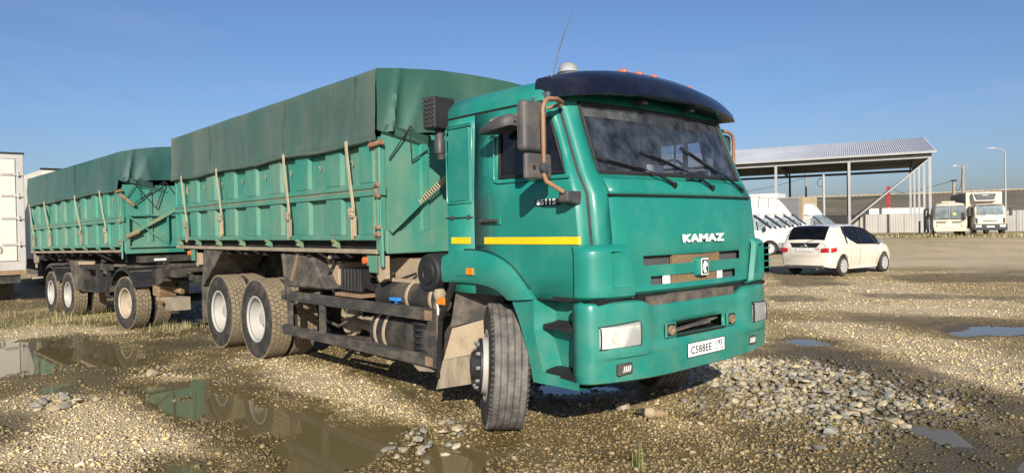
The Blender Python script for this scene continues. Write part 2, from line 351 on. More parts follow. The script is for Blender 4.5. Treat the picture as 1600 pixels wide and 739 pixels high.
def zone(x, y, polys, soft, wob):
    v = np.zeros(np.shape(x))
    for p in polys: v = np.maximum(v, sstep(-soft, soft, poly_sd(x, y, p) + wob))
    return v
def ground_fields(x, y):
    x = np.asarray(x, float); y = np.asarray(y, float)
    r = np.hypot(x-4.4, y+4.8)
    h = base_h(x, y) + (.028*fbm(x, y, 1.1, 3) + .012*fbm(x+50, y, .28, 2))*sstep(60, 12, r) + .05*fbm(x, y, 6, 2)*sstep(6, 16, r)
    wet = np.zeros_like(h); wob = .16*fbm(x, y+80, .55, 3) + .05*vnoise(x, y, .16)
    for p, wz in zip(PUDDLES, PWZ):
        sd = poly_sd(x, y, p) + wob*1.5
        tgt = wz + np.clip(-sd*.13, -.045, .05) + .046*fbm(x+9, y, .42, 4)
        k = sstep(-.55, -.08, sd); h = h*(1-k) + tgt*k
        wet = np.maximum(wet, sstep(-.32, .0, sd))
    w1_ = fbm(x+7, y-3, .7, 4)*.42; w2_ = fbm(x-41, y+13, 1.1, 4)*.55
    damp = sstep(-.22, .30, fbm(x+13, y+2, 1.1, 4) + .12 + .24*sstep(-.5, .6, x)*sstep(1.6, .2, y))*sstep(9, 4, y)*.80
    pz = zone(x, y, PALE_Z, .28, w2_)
    wet = np.maximum(wet, 1.0*zone(x, y, WET_SHADE_Z, .22, w1_)*(.84+.8*vnoise(x, y, .35)))
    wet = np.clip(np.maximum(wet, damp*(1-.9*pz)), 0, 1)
    dark = np.zeros_like(h)
    for (a, b, hw, st) in DARKBANDS:
        ex, ey = b[0]-a[0], b[1]-a[1]; t = np.clip(((x-a[0])*ex+(y-a[1])*ey)/(ex*ex+ey*ey), 0, 1)
        d = np.hypot(x-a[0]-t*ex, y-a[1]-t*ey) + fbm(x, y, 1.3, 3)*.8*hw/.4
        dark = np.maximum(dark, st*sstep(hw*1.3, hw*.3, d))
    mott = sstep(.02, .34, fbm(x+33, y+5, 1.9, 5))*sstep(3, 8, y)*sstep(40, 18, y)*.85
    dark = np.maximum(np.maximum(dark, .62*mott*(1-.5*pz)), 1.1*zone(x, y, DARK_Z, .2, w1_*.9)*(.9+.6*vnoise(x, y, .4)))
    dark = np.clip(dark, 0, 1)
    olive = sstep(-.08, .3, fbm(x-20, y+3, 2.2, 3) + .35*sstep(-6.5, -9, x) + .16*sstep(-1, -4, x)*sstep(3, -1, y))
    pale = np.clip(np.maximum(pz, sstep(.05, .35, fbm(x+70, y-11, 3.2, 3) + .18*sstep(7, 12, y))*.8), 0, 1)
    return h, wet, dark, olive, pale
def ground_h(x, y): return float(ground_fields(np.array([x]), np.array([y]))[0][0])

_az = np.concatenate([np.arange(88, 190, .30), np.arange(190, 448, 6.0)]); _az = np.radians(_az)
_rr = [.6, 1.2, 2, 3]
while _rr[-1] < 5000: _rr.append(_rr[-1]*(1.0115 if 3 <= _rr[-1] < 26 else 1.03 if _rr[-1] < 90 else 1.25))
_rr = np.array(_rr)
A_, R_ = np.meshgrid(_az, _rr)
gx = (4.386 + R_*np.cos(A_)).ravel(); gy = (-4.818 + R_*np.sin(A_)).ravel()
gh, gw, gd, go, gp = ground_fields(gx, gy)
na, nr = len(_az), len(_rr)
i0 = (np.arange(nr-1)[:, None]*na + np.arange(na)[None, :]); i1 = (np.arange(nr-1)[:, None]*na + (np.arange(na)[None, :]+1) % na)
quads = np.stack([i0, i1, i1+na, i0+na], -1).reshape(-1, 4)
me = bpy.data.meshes.new('ground')
nv = len(gx)
allv = np.concatenate([np.stack([gx, gy, gh], 1), [[4.386, -4.818, 0]]])
tri = np.stack([np.full(na, nv), (np.arange(na)+1) % na, np.arange(na)], -1)[:, ::-1]
me.from_pydata(allv.tolist(), [], quads.tolist() + tri.tolist())
for nm, a in (('wet', gw), ('dark', gd), ('olive', go), ('pale', gp)):  # wet: damp ground, plus shade painted in around the truck
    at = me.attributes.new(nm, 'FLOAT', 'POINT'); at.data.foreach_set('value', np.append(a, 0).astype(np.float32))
me.polygons.foreach_set('use_smooth', [True]*len(me.polygons))
def attr(n, nm):
    a = n.new('ShaderNodeAttribute'); a.attribute_name = nm; return a
def ground_mat():
    m, n, l, p = _nodes('gravel_ground')
    tc = n.new('ShaderNodeTexCoord')
    def vor(scale, feat='F1'):
        v = n.new('ShaderNodeTexVoronoi'); v.inputs['Scale'].default_value = scale; v.feature = feat; v.inputs['Randomness'].default_value = 1
        l.new(tc.outputs['Object'], v.inputs['Vector']); return v
    v1, v2, v3 = vor(38), vor(95), vor(15)
    sep = n.new('ShaderNodeSeparateColor'); l.new(v1.outputs['Color'], sep.inputs[0])
    sep2 = n.new('ShaderNodeSeparateColor'); l.new(v2.outputs['Color'], sep2.inputs[0])
    cr = n.new('ShaderNodeValToRGB'); e = cr.color_ramp.elements
    e[0].position = 0; e[0].color = (.18, .128, .058, 1); e[1].position = 1; e[1].color = (.56, .45, .26, 1)
    for pos, c in ((.25, (.33, .24, .105)), (.45, (.44, .33, .155)), (.6, (.33, .265, .155)), (.75, (.47, .36, .175)), (.88, (.39, .325, .20))):
        q = e.new(pos); q.color = (*c, 1)
    l.new(sep.outputs[0], cr.inputs[0])
    c = mixc(n, l, mathn(n, l, 'MULTIPLY', sep2.outputs[1], .5), cr.outputs[0], (.27, .195, .088))
    c = mixc(n, l, mathn(n, l, 'MULTIPLY', attr(n, 'pale').outputs['Fac'], .6), c, (.70, .575, .385))
    ol = mathn(n, l, 'MULTIPLY', attr(n, 'olive').outputs['Fac'], ramp(n, l, noise(n, l, 3.5, 6, .7), .3, .7))
    c = mixc(n, l, mathn(n, l, 'MULTIPLY', ol, .55), c, (.24, .19, .06))
    dk = mathn(n, l, 'MULTIPLY', attr(n, 'dark').outputs['Fac'], ramp(n, l, noise(n, l, 5, 6, .7), .25, .6))
    c = mixc(n, l, mathn(n, l, 'MULTIPLY', dk, .88), c, (.10, .074, .042))
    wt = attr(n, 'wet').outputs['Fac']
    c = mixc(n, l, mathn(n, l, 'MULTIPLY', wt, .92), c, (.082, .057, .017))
    l.new(c, p.inputs['Base Color'])
    mr = n.new('ShaderNodeMapRange'); l.new(wt, mr.inputs['Value']); mr.inputs['To Min'].default_value = .95; mr.inputs['To Max'].default_value = .38; l.new(mr.outputs[0], p.inputs['Roughness'])
    p.inputs['Specular IOR Level'].default_value = .35
    h1 = mathn(n, l, 'MULTIPLY', v1.outputs['Distance'], -1.0); h2 = mathn(n, l, 'MULTIPLY', v2.outputs['Distance'], -.5)
    hh = mathn(n, l, 'ADD', mathn(n, l, 'ADD', h1, h2), mathn(n, l, 'MULTIPLY', sep.outputs[1], .5))
    bump(n, l, p, hh, .9, .022)
    return m
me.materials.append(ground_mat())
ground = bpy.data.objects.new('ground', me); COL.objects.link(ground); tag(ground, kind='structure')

# water lying in the hollows
def water_mat():
    m, n, l, p = _nodes('puddle_water'); n.remove(p); out = n['Material Output']
    d = n.new('ShaderNodeBsdfDiffuse'); d.inputs[0].default_value = (.225, .175, .08, 1)
    t = n.new('ShaderNodeBsdfTransparent'); t.inputs[0].default_value = (.62, .54, .38, 1)
    a = n.new('ShaderNodeMixShader'); a.inputs[0].default_value = .62; l.new(t.outputs[0], a.inputs[1]); l.new(d.outputs[0], a.inputs[2])
    g = n.new('ShaderNodeBsdfGlossy'); g.inputs['Roughness'].default_value = .012
    f = n.new('ShaderNodeFresnel'); f.inputs[0].default_value = 1.36
    bp = n.new('ShaderNodeBump'); bp.inputs['Strength'].default_value = .02; bp.inputs['Distance'].default_value = .01; l.new(noise(n, l, 9, 2), bp.inputs['Height'])
    l.new(bp.outputs[0], g.inputs['Normal']); l.new(bp.outputs[0], f.inputs['Normal'])
    b = n.new('ShaderNodeMixShader'); l.new(f.outputs[0], b.inputs[0]); l.new(a.outputs[0], b.inputs[1]); l.new(g.outputs[0], b.inputs[2])
    l.new(b.outputs[0], out.inputs['Surface']); return m
M['water'] = water_mat()
for p, wz in zip(PUDDLES, PWZ):
    P = np.array(p); c = P.mean(0); q = []
    for v in P:
        d = v-c; q.append(v + d/np.hypot(*d)*.42)
    me_ = bpy.data.meshes.new('puddle'); ar = sum(q[i][0]*q[(i+1) % len(q)][1]-q[(i+1) % len(q)][0]*q[i][1] for i in range(len(q)))
    me_.from_pydata([(a, b, wz) for a, b in q], [], [tuple(range(len(q))) if ar > 0 else tuple(range(len(q)-1, -1, -1))]); me_.materials.append(M['water'])
    o = bpy.data.objects.new('puddle', me_); COL.objects.link(o); tag(o, kind='structure')

# loose stones: many small angular pieces
_ico = bmesh.new(); bmesh.ops.create_icosphere(_ico, subdivisions=1, radius=1.0)
ICV = np.array([v.co[:] for v in _ico.verts]); ICF = np.array([[v.index for v in f.verts] for f in _ico.faces]); _ico.free()
CBV = np.array([(x, y, z) for z in (-1, 1) for y in (-1, 1) for x in (-1, 1)], float)*.75
CBF = np.array([(0, 2, 3, 1), (4, 5, 7, 6), (0, 1, 5, 4), (2, 6, 7, 3), (0, 4, 6, 2), (1, 3, 7, 5)])
OCV = np.array([(1, 0, 0), (0, 1, 0), (-1, 0, 0), (0, -1, 0), (0, 0, 1), (0, 0, -1)], float)*1.05
OCF = np.array([(0, 1, 4), (1, 2, 4), (2, 3, 4), (3, 0, 4), (1, 0, 5), (2, 1, 5), (3, 2, 5), (0, 3, 5)])
PAL = np.array([(.47, .355, .165), (.35, .258, .112), (.52, .41, .215), (.30, .222, .105), (.54, .445, .265), (.34, .28, .17), (.25, .205, .128), (.43, .305, .12), (.49, .36, .16), (.55, .475, .32), (.18, .145, .085)])
def stone_field(name, xy, size, flat=(.45, .85), tmpl='cube', colmul=1.0, sink=.25, pal=PAL):
    n = len(xy); V, F = {'cube': (CBV, CBF), 'oct': (OCV, OCF), 'ico': (ICV, ICF)}[tmpl]
    h, wet, dark, olive, pale = ground_fields(xy[:, 0], xy[:, 1])
    dry = np.ones(n, bool)
    for p, wz in zip(PUDDLES, PWZ):
        dry &= ~((poly_sd(xy[:, 0], xy[:, 1], p) > -.4) & (h < wz-.004))
    xy, size, h, wet, dark, pale = xy[dry], size[dry], h[dry], wet[dry], dark[dry], pale[dry]; n = len(xy)
    P = V[None]*(1+RNG.uniform(-.32, .32, (n, len(V), 3)))
    sc = np.stack([RNG.uniform(.8, 1.35, n), RNG.uniform(.65, 1.0, n), RNG.uniform(*flat, n)], 1)*size[:, None]*.5
    P = P*sc[:, None, :]
    a = RNG.uniform(0, 2*PI, n); tx = RNG.normal(0, .22, n); ca, sa = np.cos(a), np.sin(a)
    z = P[..., 2] + P[..., 0]*tx[:, None]
    x = P[..., 0]*ca[:, None]-P[..., 1]*sa[:, None]; y = P[..., 0]*sa[:, None]+P[..., 1]*ca[:, None]
    W = np.stack([x+xy[:, 0:1], y+xy[:, 1:2], z + (h+sc[:, 2]*(1-2*sink))[:, None]], -1).reshape(-1, 3)
    Fs = (F[None]+np.arange(n)[:, None, None]*len(V)).reshape(-1, F.shape[1])
    me = bpy.data.meshes.new(name)
    me.vertices.add(len(W)); me.vertices.foreach_set('co', W.astype(np.float32).ravel())
    k = F.shape[1]; me.loops.add(Fs.size); me.loops.foreach_set('vertex_index', Fs.ravel().astype(np.int32))
    me.polygons.add(len(Fs)); me.polygons.foreach_set('loop_start', np.arange(0, Fs.size, k, dtype=np.int32))
    me.update(calc_edges=True)
    c = pal[RNG.integers(0, len(pal), n)]*RNG.uniform(.75, 1.15, (n, 1))*colmul
    c = c*(1+.30*pale[:, None])*np.array([1, 1, 1])*(1+pale[:, None]*np.array([0, .03, .16])); c = c*(1-.72*dark[:, None]); c = c*(1-wet[:, None]*np.array([.66, .69, .77]))
    cc = np.concatenate([np.repeat(c, len(V), 0), np.ones((n*len(V), 1))], 1)
    at = me.attributes.new('col', 'FLOAT_COLOR', 'POINT'); at.data.foreach_set('color', cc.astype(np.float32).ravel())
    at = me.attributes.new('wet', 'FLOAT', 'POINT'); at.data.foreach_set('value', np.repeat(wet, len(V)).astype(np.float32))
    me.materials.append(M['stone']); o = bpy.data.objects.new(name, me); COL.objects.link(o); return o
def stone_mat():
    m, n, l, p = _nodes('loose_stone'); a = attr(n, 'col')
    c = mixc(n, l, ramp(n, l, noise(n, l, 45, 4), .35, .75), a.outputs['Color'], (.33, .27, .17))
    x = n.new('ShaderNodeMix'); x.data_type = 'RGBA'; x.inputs[0].default_value = .75; l.new(c, x.inputs[6]); l.new(a.outputs['Color'], x.inputs[7])
    l.new(x.outputs[2], p.inputs['Base Color'])
    mr = n.new('ShaderNodeMapRange'); l.new(attr(n, 'wet').outputs['Fac'], mr.inputs['Value']); mr.inputs['To Min'].default_value = .9; mr.inputs['To Max'].default_value = .35
    l.new(mr.outputs[0], p.inputs['Roughness']); p.inputs['Specular IOR Level'].default_value = .4; return m
M['stone'] = stone_mat()
def scatter(n, r0, r1, a0=97, a1=181, power=1.0):
    u = RNG.random(n); r = r0*(r1/r0)**(u**power); a = np.radians(RNG.uniform(a0, a1, n))
    return np.stack([4.386+r*np.cos(a), -4.818+r*np.sin(a)], 1), r
xy, r = scatter(200000, 4.3, 26)
_g = ground_fields(xy[:, 0], xy[:, 1])
keep = fbm(xy[:, 0], xy[:, 1], .8, 3) + RNG.uniform(-.35, .45, len(xy)) - .5*_g[1] - .62*_g[2] > -.34
xy, r = xy[keep], r[keep]
tag(stone_field('gravel', xy, RNG.gamma(2.4, .0036, len(xy))*(.8+.05*r) + .006, tmpl='oct'), kind='stuff')
xy, r = scatter(26000, 4.3, 24)
keep = fbm(xy[:, 0]+3, xy[:, 1], .6, 3) + RNG.uniform(-.4, .3, len(xy)) > -.02
tag(stone_field('coarse_gravel', xy[keep], RNG.gamma(2.6, .0045, keep.sum()) + .013), kind='stuff')
xy, r = scatter(750, 4.4, 24)
tag(stone_field('pebbles', xy, RNG.gamma(3.0, .007, len(xy)) + .02, tmpl='ico', flat=(.4, .7)), kind='stuff')

# the larger cobbles one can pick out
def cobble_mat():
    m, n, l, p = _nodes('cobble_stone'); oi = n.new('ShaderNodeObjectInfo')
    cr = n.new('ShaderNodeValToRGB'); e = cr.color_ramp.elements; cr.color_ramp.interpolation = 'CONSTANT'
    e[0].position = 0; e[0].color = (.26, .245, .19, 1); e[1].position = .88; e[1].color = (.42, .35, .225, 1)
    for pos, c in ((.14, (.17, .17, .15)), (.28, (.31, .28, .205)), (.42, (.34, .28, .165)), (.55, (.20, .205, .185)), (.66, (.37, .33, .24)), (.77, (.28, .235, .145))):
        q = e.new(pos); q.color = (*c, 1)
    l.new(oi.outputs['Random'], cr.inputs[0])
    c = mixc(n, l, ramp(n, l, noise(n, l, 22, 6, .7), .4, .7), cr.outputs[0], (.34, .28, .18))
    x = n.new('ShaderNodeMix'); x.data_type = 'RGBA'; x.inputs[0].default_value = .6; l.new(c, x.inputs[6]); l.new(cr.outputs[0], x.inputs[7])
    l.new(x.outputs[2], p.inputs['Base Color']); p.inputs['Roughness'].default_value = .85
    bump(n, l, p, noise(n, l, 60, 4), .3, .006); return m
M['cobble'] = cobble_mat()
COBM = []
for k in range(8):
    v = ICV*(1+RNG.uniform(-.24, .24, ICV.shape)); v = v*np.array([RNG.uniform(.85, 1.3), RNG.uniform(.7, 1.0), RNG.uniform(.38, .62)])*.5
    b = MB(); b.add(v.tolist(), [tuple(f) for f in ICF.tolist()]); COBM.append(b.mesh('cobble', 'cobble', smooth=28))
def cobble(x, y, s, label, group, lift=0.):
    o = bpy.data.objects.new('cobble', COBM[int(RNG.integers(0, 8))]); COL.objects.link(o)
    o.location = (x, y, ground_h(x, y) + s*.12 + lift); o.scale = (s, s, s); o.rotation_euler = (RNG.normal(0, .2), RNG.normal(0, .2), RNG.uniform(0, 6.28))
    return tag(o, label, 'cobble', group)
def fill(poly, n, smin, smax, label, group):
    P = np.array(poly); lo, hi = P.min(0), P.max(0); k = 0; c = P.mean(0); mx = max(.01, float(poly_sd(np.array([c[0]]), np.array([c[1]]), poly)[0]))
    while k < n:
        x, y = RNG.uniform(lo, hi); d = float(poly_sd(np.array([x]), np.array([y]), poly)[0])
        if d < 0 or RNG.random() > .25 + d/mx*1.6: continue
        s = RNG.uniform(smin, smax)*RNG.uniform(.8, 1.15)
        cobble(x, y, s, label, group, RNG.uniform(0, .035)*min(1, d/mx*1.5)); k += 1
HEAP = [(-.1, 1.5), (.0, 2.6), (.5, 3.3), (1.1, 3.1), (2.1, 2.65), (2.45, 1.7), (2.3, 1.0), (2.05, .62), (1.5, .66), (.9, .9)]
fill(HEAP, 215, .055, .115, 'grey or tan cobble in the wide spread of stones before the green bumper', 'cobbles spread in front of the truck')
fill([(-.25, -2.15), (-.5, -1.3), (-.1, -1.2), (.34, -1.5), (.42, -2.2)], 46, .04, .085, 'pale cobble clustered at the wet puddle edge by the front wheel', 'cobbles by the front wheel puddle')
fill([(-3.8, -3.8), (-4.2, -3.4), (-3.6, -3.22), (-3.15, -3.35), (-3.35, -3.8)], 22, .06, .13, 'flat tan cobble in the small group beside the left puddle', 'cobbles beside the left puddle')
h2 = []
P = np.array(HEAP); nn = 1500
xx = RNG.uniform(P.min(0)-.25, P.max(0)+.25, (nn*2, 2)); sdv = poly_sd(xx[:, 0], xx[:, 1], HEAP)
xx = xx[sdv + RNG.uniform(-.3, .5, len(xx)) > 0][:nn]
tag(stone_field('crushed_stone', xx, RNG.uniform(.025, .07, len(xx)), tmpl='ico', pal=np.array([(.28, .26, .20), (.18, .18, .16), (.35, .31, .22), (.33, .275, .165), (.22, .22, .195), (.39, .345, .25)])), kind='stuff')
for (x, y, s, lab) in [(.38, .06, .17, 'single pale tan boulder stone on wet gravel under the edge of the bumper'), (-4.31, -2.55, .17, 'pale flat stone on the gravel at the far rim of the main puddle'), (1.98, -.23, .075, 'small white stone alone on the gravel in front of the truck'), (2.1, .13, .085, 'small grey stone below the cobble spread, beside a white one'), (1.99, .55, .14, 'large flat tan stone at the front tip of the cobble spread')]:
    o = cobble(x, y, s, lab, None); o.name = 'rock'; o['category'] = 'rock'; o.location.z += s*.1
# ------------------------------------------------------------------ wheels (axle along local Y, outer face towards -Y)
def tread_blocks(b, R, w, rows, N, mi, h=.02, stag=.5, gap=.12, hexy=False):
    rw = w/rows
    for r in range(rows):
        y0 = -w/2 + r*rw + .004; y1 = y0 + rw - .008
        for k in range(N):
            a0 = 2*PI*(k + (stag if r % 2 else 0))/N; a1 = a0 + 2*PI/N*(1-gap)
            sk = 2*PI/N*(.22 if hexy else .10)*(1 if r % 2 else -1)
            am = (a0+a1)/2; pts = []
            for rad_ in (R-h, R):
                e = 0 if rad_ < R else .0025
                for (aa, yy) in ((a0, y0), (a1, y0), (a1+sk, y1), (a0+sk, y1)):
                    pts.append((rad_*math.cos(aa), yy, rad_*math.sin(aa)))
            b.add(pts, [(4, 5, 6, 7), (0, 1, 5, 4), (1, 2, 6, 5), (2, 3, 7, 6), (3, 0, 4, 7)], mi)
def tyre_mesh(kind, R, w):
    b = MB(); h = w/2; n = 48
    prof = [(R*.50, -h*.80), (R*.56, -h*.93), (R*.62, -h*.985), (R*.635, -h*1.0), (R*.66, -h*1.0), (R*.78, -h*1.05), (R*.885, -h*1.01), (R*.945, -h*.95), (R*.962, -h*.90)]
    if kind == 'rib':
        g = []
        for k in range(5):
            y0 = -h*.86 + k*(h*1.72/5); y1 = y0 + h*1.72/5
            g += [(R*.972, y0+.001), (R*.998, y0+.006), (R, (y0+y1)/2), (R*.998, y1-.006), (R*.972, y1-.001)]
        full = prof + g + [(r, -y) for r, y in reversed(prof)]
        mis = [0]*(len(prof)) + [1]*(len(g)-1) + [0]*len(prof)
        b.lathe(full, 64, mis=mis)
        for k in range(72):                       # shoulder notches
            a = 2*PI*k/72
            for sg in (-1, 1):
                b.add([((R*q)*math.cos(a+d), sg*y, (R*q)*math.sin(a+d)) for q, y, d in ((.955, h*.93, -.012), (.955, h*.93, .012), (.992, h*.86, .012), (.992, h*.86, -.012), (.955, h*.99, -.012), (.955, h*.99, .012), (1.0, h*.885, .012), (1.0, h*.885, -.012))], [(4, 5, 6, 7), (0, 1, 5, 4), (2, 3, 7, 6), (1, 2, 6, 5), (3, 0, 4, 7)], 1)
        return b.mesh('tyre', ['tyre', 'treadf'], smooth=35)
    prof2 = prof + [(R*.965, -h*.7), (R*.967, 0), (R*.965, h*.7)] + [(r, -y) for r, y in reversed(prof)]
    mis = [0]*(len(prof)-1) + [1]*4 + [0]*(len(prof)-1)
    b.lathe(prof2, n, mis=mis)
    tread_blocks(b, R, w*.95, *((5, 46) if kind == 'block' else (5, 34)), 2, h=R*.04, gap=.13, hexy=kind != 'block')
    return b.mesh('tyre', ['tyre', 'treadroot', 'tread'], smooth=35)
def rim_mesh(R, w, style, mats):
    b = MB(); h = w/2; q = R/.52
    if style == 'dish':
        b.lathe([(.292*q, -h*.80), (.300*q, -h*.97), (.285*q, -h*1.0), (.268*q, -h*.90), (.258*q, -h*.5), (.250*q, -h*.2), (.246*q, h*.28), (.232*q, h*.40), (.19*q, h*.34), (.135*q, h*.12), (.105*q, h*.10), (.104*q, -h*.25), (.085*q, -h*.42), (.03*q, -h*.45), (.001, -h*.45)], 40)
        for k in range(8):
            a = 2*PI*k/8 + .2; c = (.192*q*math.cos(a), h*.335, .192*q*math.sin(a))
            b.lathe([(.026*q, -.004), (.001, -.006)], 12, c, mi=1)
            b.lathe([(.032*q, .001), (.028*q, -.006), (.026*q, -.003)], 12, c)
        for k in range(10):
            a = 2*PI*k/10; c = (.128*q*math.cos(a), h*.10, .128*q*math.sin(a)); b.lathe([(.014, 0), (.013, -.028), (.001, -.03)], 6, c, mi=2)
    else:                                        # convex front wheel with hub proud of the tyre
        b.lathe([(.292*q, -h*.80), (.300*q, -h*.97), (.285*q, -h*1.0), (.268*q, -h*.92), (.255*q, -h*.72), (.235*q, -h*.9), (.225*q, -h*1.22)], 40)
        b.lathe([(.225*q, -h*1.20), (.225*q, -h*1.34), (.215*q, -h*1.38), (.15*q, -h*1.36), (.135*q, -h*1.5), (.11*q, -h*1.75), (.06*q, -h*1.8), (.001, -h*1.8)], 36, mi=1)
        for k in range(10):
            a = 2*PI*k/10; c = (.185*q*math.cos(a), -h*1.36, .185*q*math.sin(a)); b.lathe([(.017, 0), (.016, -.03), (.009, -.037), (.001, -.037)], 8, c, mi=2)
    return b.mesh('rim', mats, smooth=40)
class WheelKit:
    def __init__(s, tyre, rim): s.t, s.r = tyre, rim
    def put(s, parent, loc, rot=(0, 0, 0), left=False):
        wv = empty('wheel', loc, (rot[0], rot[1], rot[2] + (PI if left else 0)), parent)
        for nm, me in (('tyre', s.t), ('rim', s.r)):
            o = bpy.data.objects.new(nm, me); COL.objects.link(o); o.parent = wv
            if nm == 'tyre': o.rotation_euler = (0, random.uniform(0, 6.28), 0)
            else: o.rotation_euler = (0, random.uniform(0, .6), 0)
        return wv

# ------------------------------------------------------------------ tipping body with tarpaulin, shared by truck and trailer
def make_bed(root, X0, X1, z, ribs, straps, tarps, strapm, seams, tension=True):
    """z: rail, low, m0, m1, m2, top, tarp heights"""
    L = X1-X0
    b = MB(); b.box(X0+.02, X1-.02, -1.16, 1.16, z['rail']+.05, z['low']-.01)
    xx = X0+.3
    while xx < X1-.2: b.box(xx-.04, xx+.04, -1.2, 1.2, z['rail']-.06, z['rail']+.05); xx += .62
    b.build('bed_floor', 'darkest', root)
    for sg in (-1, 1):
        Y = lambda a, c: (min(sg*a, sg*c), max(sg*a, sg*c))
        MB().box(X0+.03, X1-.02, *Y(1.18, 1.196), z['low'], z['top']+.05).build('side_panel', 'bed', root)
        for (a0, a1) in ribs:
            for (q0, q1) in ((z['low']+.055, z['m0']-.002), (z['m2']+.002, z['top']+.03)):
                t = .016; yb, yf = sg*1.196, sg*1.247
                MB().hexa([(a0-t, yb, q0), (a1+t, yb, q0), (a1, yf, q0), (a0, yf, q0), (a0-t, yb, q1), (a1+t, yb, q1), (a1, yf, q1), (a0, yf, q1)]).build('side_stake', 'bed', root, bevel=.006)
        for (q0, q1, yy) in ((z['low'], z['low']+.055, 1.253), (z['m0'], z['m1']-.006, 1.258), (z['m1']+.006, z['m2'], 1.258)):
            MB().box(X0+.03, X1-.02, *Y(1.19, yy), q0, q1).build('side_rail', 'bed', root, bevel=.008)
        MB().box(X0+.03, X1-.03, *Y(1.20, 1.246), z['m1']-.0055, z['m1']+.0055).build('panel_joint', 'rust', root)
        MB().box(X0+.03, X1-.06, *Y(1.19, 1.249), z['rail'], z['rail']+.045).build('sill_rail', 'rail', root, bevel=.006)
        k = X0+.22
        while k < X1-.1:
            MB().prism([(k-.07, sg*1.20, z['rail']+.05), (k+.01, sg*1.20, z['rail']+.05), (k+.01, sg*1.275, z['low']-.012), (k-.05, sg*1.275, z['low']-.012)], (0.0, 0, .03)).hexa([(k-.05, sg*1.2, z['rail']+.045), (k, sg*1.2, z['rail']+.045), (k, sg*1.28, z['rail']+.075), (k-.03, sg*1.28, z['rail']+.075), (k-.05, sg*1.2, z['low']), (k, sg*1.2, z['low']), (k, sg*1.24, z['low']), (k-.05, sg*1.24, z['low'])]).build('side_hinge', 'bedrust', root)
            k += .86
        # corner posts, small hooks
        for xa, xb in ((X0, X0+.07), (X1-.075, X1+.012)):
            MB().box(xa, xb, *Y(1.17, 1.242), z['rail']+.02, z['top']).build('corner_post', 'bed', root, bevel=.01)
        hk = MB()
        for (a0, a1) in ribs[1:]:
            hk.tube([(a0-.2, sg*1.196, z['top']-.15), (a0-.2, sg*1.22, z['top']-.15), (a0-.17, sg*1.22, z['top']-.17), (a0-.17, sg*1.22, z['top']-.2)], .007, 5)
        hk.build('tarp_hook', 'rail', root)
        for xq in (X0+.42, X1-.36): 
            MB().box(xq, xq+.09, *Y(1.196, 1.215), z['top']-.16, z['top']-.12).box(xq+.06, xq+.09, *Y(1.196, 1.215), z['top']-.24, z['top']-.16).build('hook_bracket', 'rail', root)
    # front and rear walls
    b = MB(); b.box(X1-.03, X1, -1.19, 1.19, z['low']-.06, z['top']+.1); b.build('front_wall', 'bed', root)
    b = MB(); b.box(X1, X1+.03, -1.18, 1.18, z['low']-.13, z['low']+.09); b.build('front_sill', 'bed', root, bevel=.008)
    for yy in (-.72, .0, .72): MB().hexa([(X1, yy-.05, z['low']+.092), (X1, yy+.05, z['low']+.092), (X1+.028, yy+.035, z['low']+.092), (X1+.028, yy-.035, z['low']+.092), (X1, yy-.05, z['top']), (X1, yy+.05, z['top']), (X1+.028, yy+.035, z['top']), (X1+.028, yy-.035, z['top'])]).build('front_stiffener', 'bed', root)
    MB().box(X0, X0+.04, -1.16, 1.16, z['low']-.06, z['top']).build('tailgate', 'bed', root)
    # tarpaulin: sides, crown, front and rear flaps in one cloth
    zt, zh = z['tarp'], z['top']-.005
    def wr(x, q, k):                             # wrinkles of the hanging cloth
        return .010*math.sin(x*2.3+k)*math.sin(q*3+.4*k) + .006*math.sin(x*7.1+q*4+k*2)*q + .004*math.sin(x*17+q*9)
    nx = 64; b = MB()
    for sg in (-1, 1):
        rows = []
        for i in range(27):
            q = i/26; zz = lerp(zt, zh, q)
            row = []
            for j in range(nx+1):
                x = lerp(X0-.04, X1+.02, j/nx)
                sag = .005*math.sin(PI*((x-X0)/L*5 % 1))*(1-q)
                yy = 1.262 + wr(x, q, sg)*min(1, q*2.5+.05) + .012*q + .010*max(0, q-.85)/.15*math.sin(x*5) + (.008 if q > .86 else 0) + .005*max(0, math.sin(x*1.7+sg))**6*math.sin(q*11+x)
                if i == 0: yy -= .012
                row.append((x, sg*yy, zz - (sag if i < 3 else 0) + .012*math.sin(x*3.1)*q))
            rows.append(row)
        b.grid(rows)
    rows = []
    for i in range(11):
        t = i/10*2-1; row = []
        for j in range(nx+1):
            x = lerp(X0-.04, X1+.02, j/nx); sag = .005*math.sin(PI*((x-X0)/L*5 % 1))
            row.append((x, t*1.25, zt + z['crown']*(1-t*t) - sag + .006*math.sin(x*6+t*5)*(1-abs(t)**3)))
        rows.append(row)
    b.grid(rows)
    tp = b.build('tarpaulin', tarps[0], root, smooth=50)
    b = MB(); ny = 72; rows = []
    for i in range(19):
        q = i/18; row = []
        for j in range(ny+1):
            y = lerp(-1.265, 1.265, j/ny); zl = z['flap'] + .05*abs(math.sin((y+.93)*2.2)) - .03*math.exp(-((y+1.2)/.1)**2)
            d = abs(y)
            fold = .055*math.exp(-((d-1.12+.12*(1-q))/.035)**2)*(.25+q*.9) + .035*math.exp(-((d-.92+.25*(1-q))/.06)**2)*q*(1-q*.3)
            fold += .03*math.exp(-((d-.72-.12*(1-q))/.09)**2)*q + .012*math.sin(y*9+q*3)*q - .03*math.exp(-((d-.98)/.06)**2)*q
            zz = lerp(zt + z['crown']*(1-(y/1.25)**2), zl, q)
            row.append((X1 + .025 + fold + .01*math.sin(y*4)*q, y*(1+.0*q), zz))
        rows.append(row)
    b.grid(rows); b.build('front_flap', tarps[1], tp, smooth=60)
    rows = []
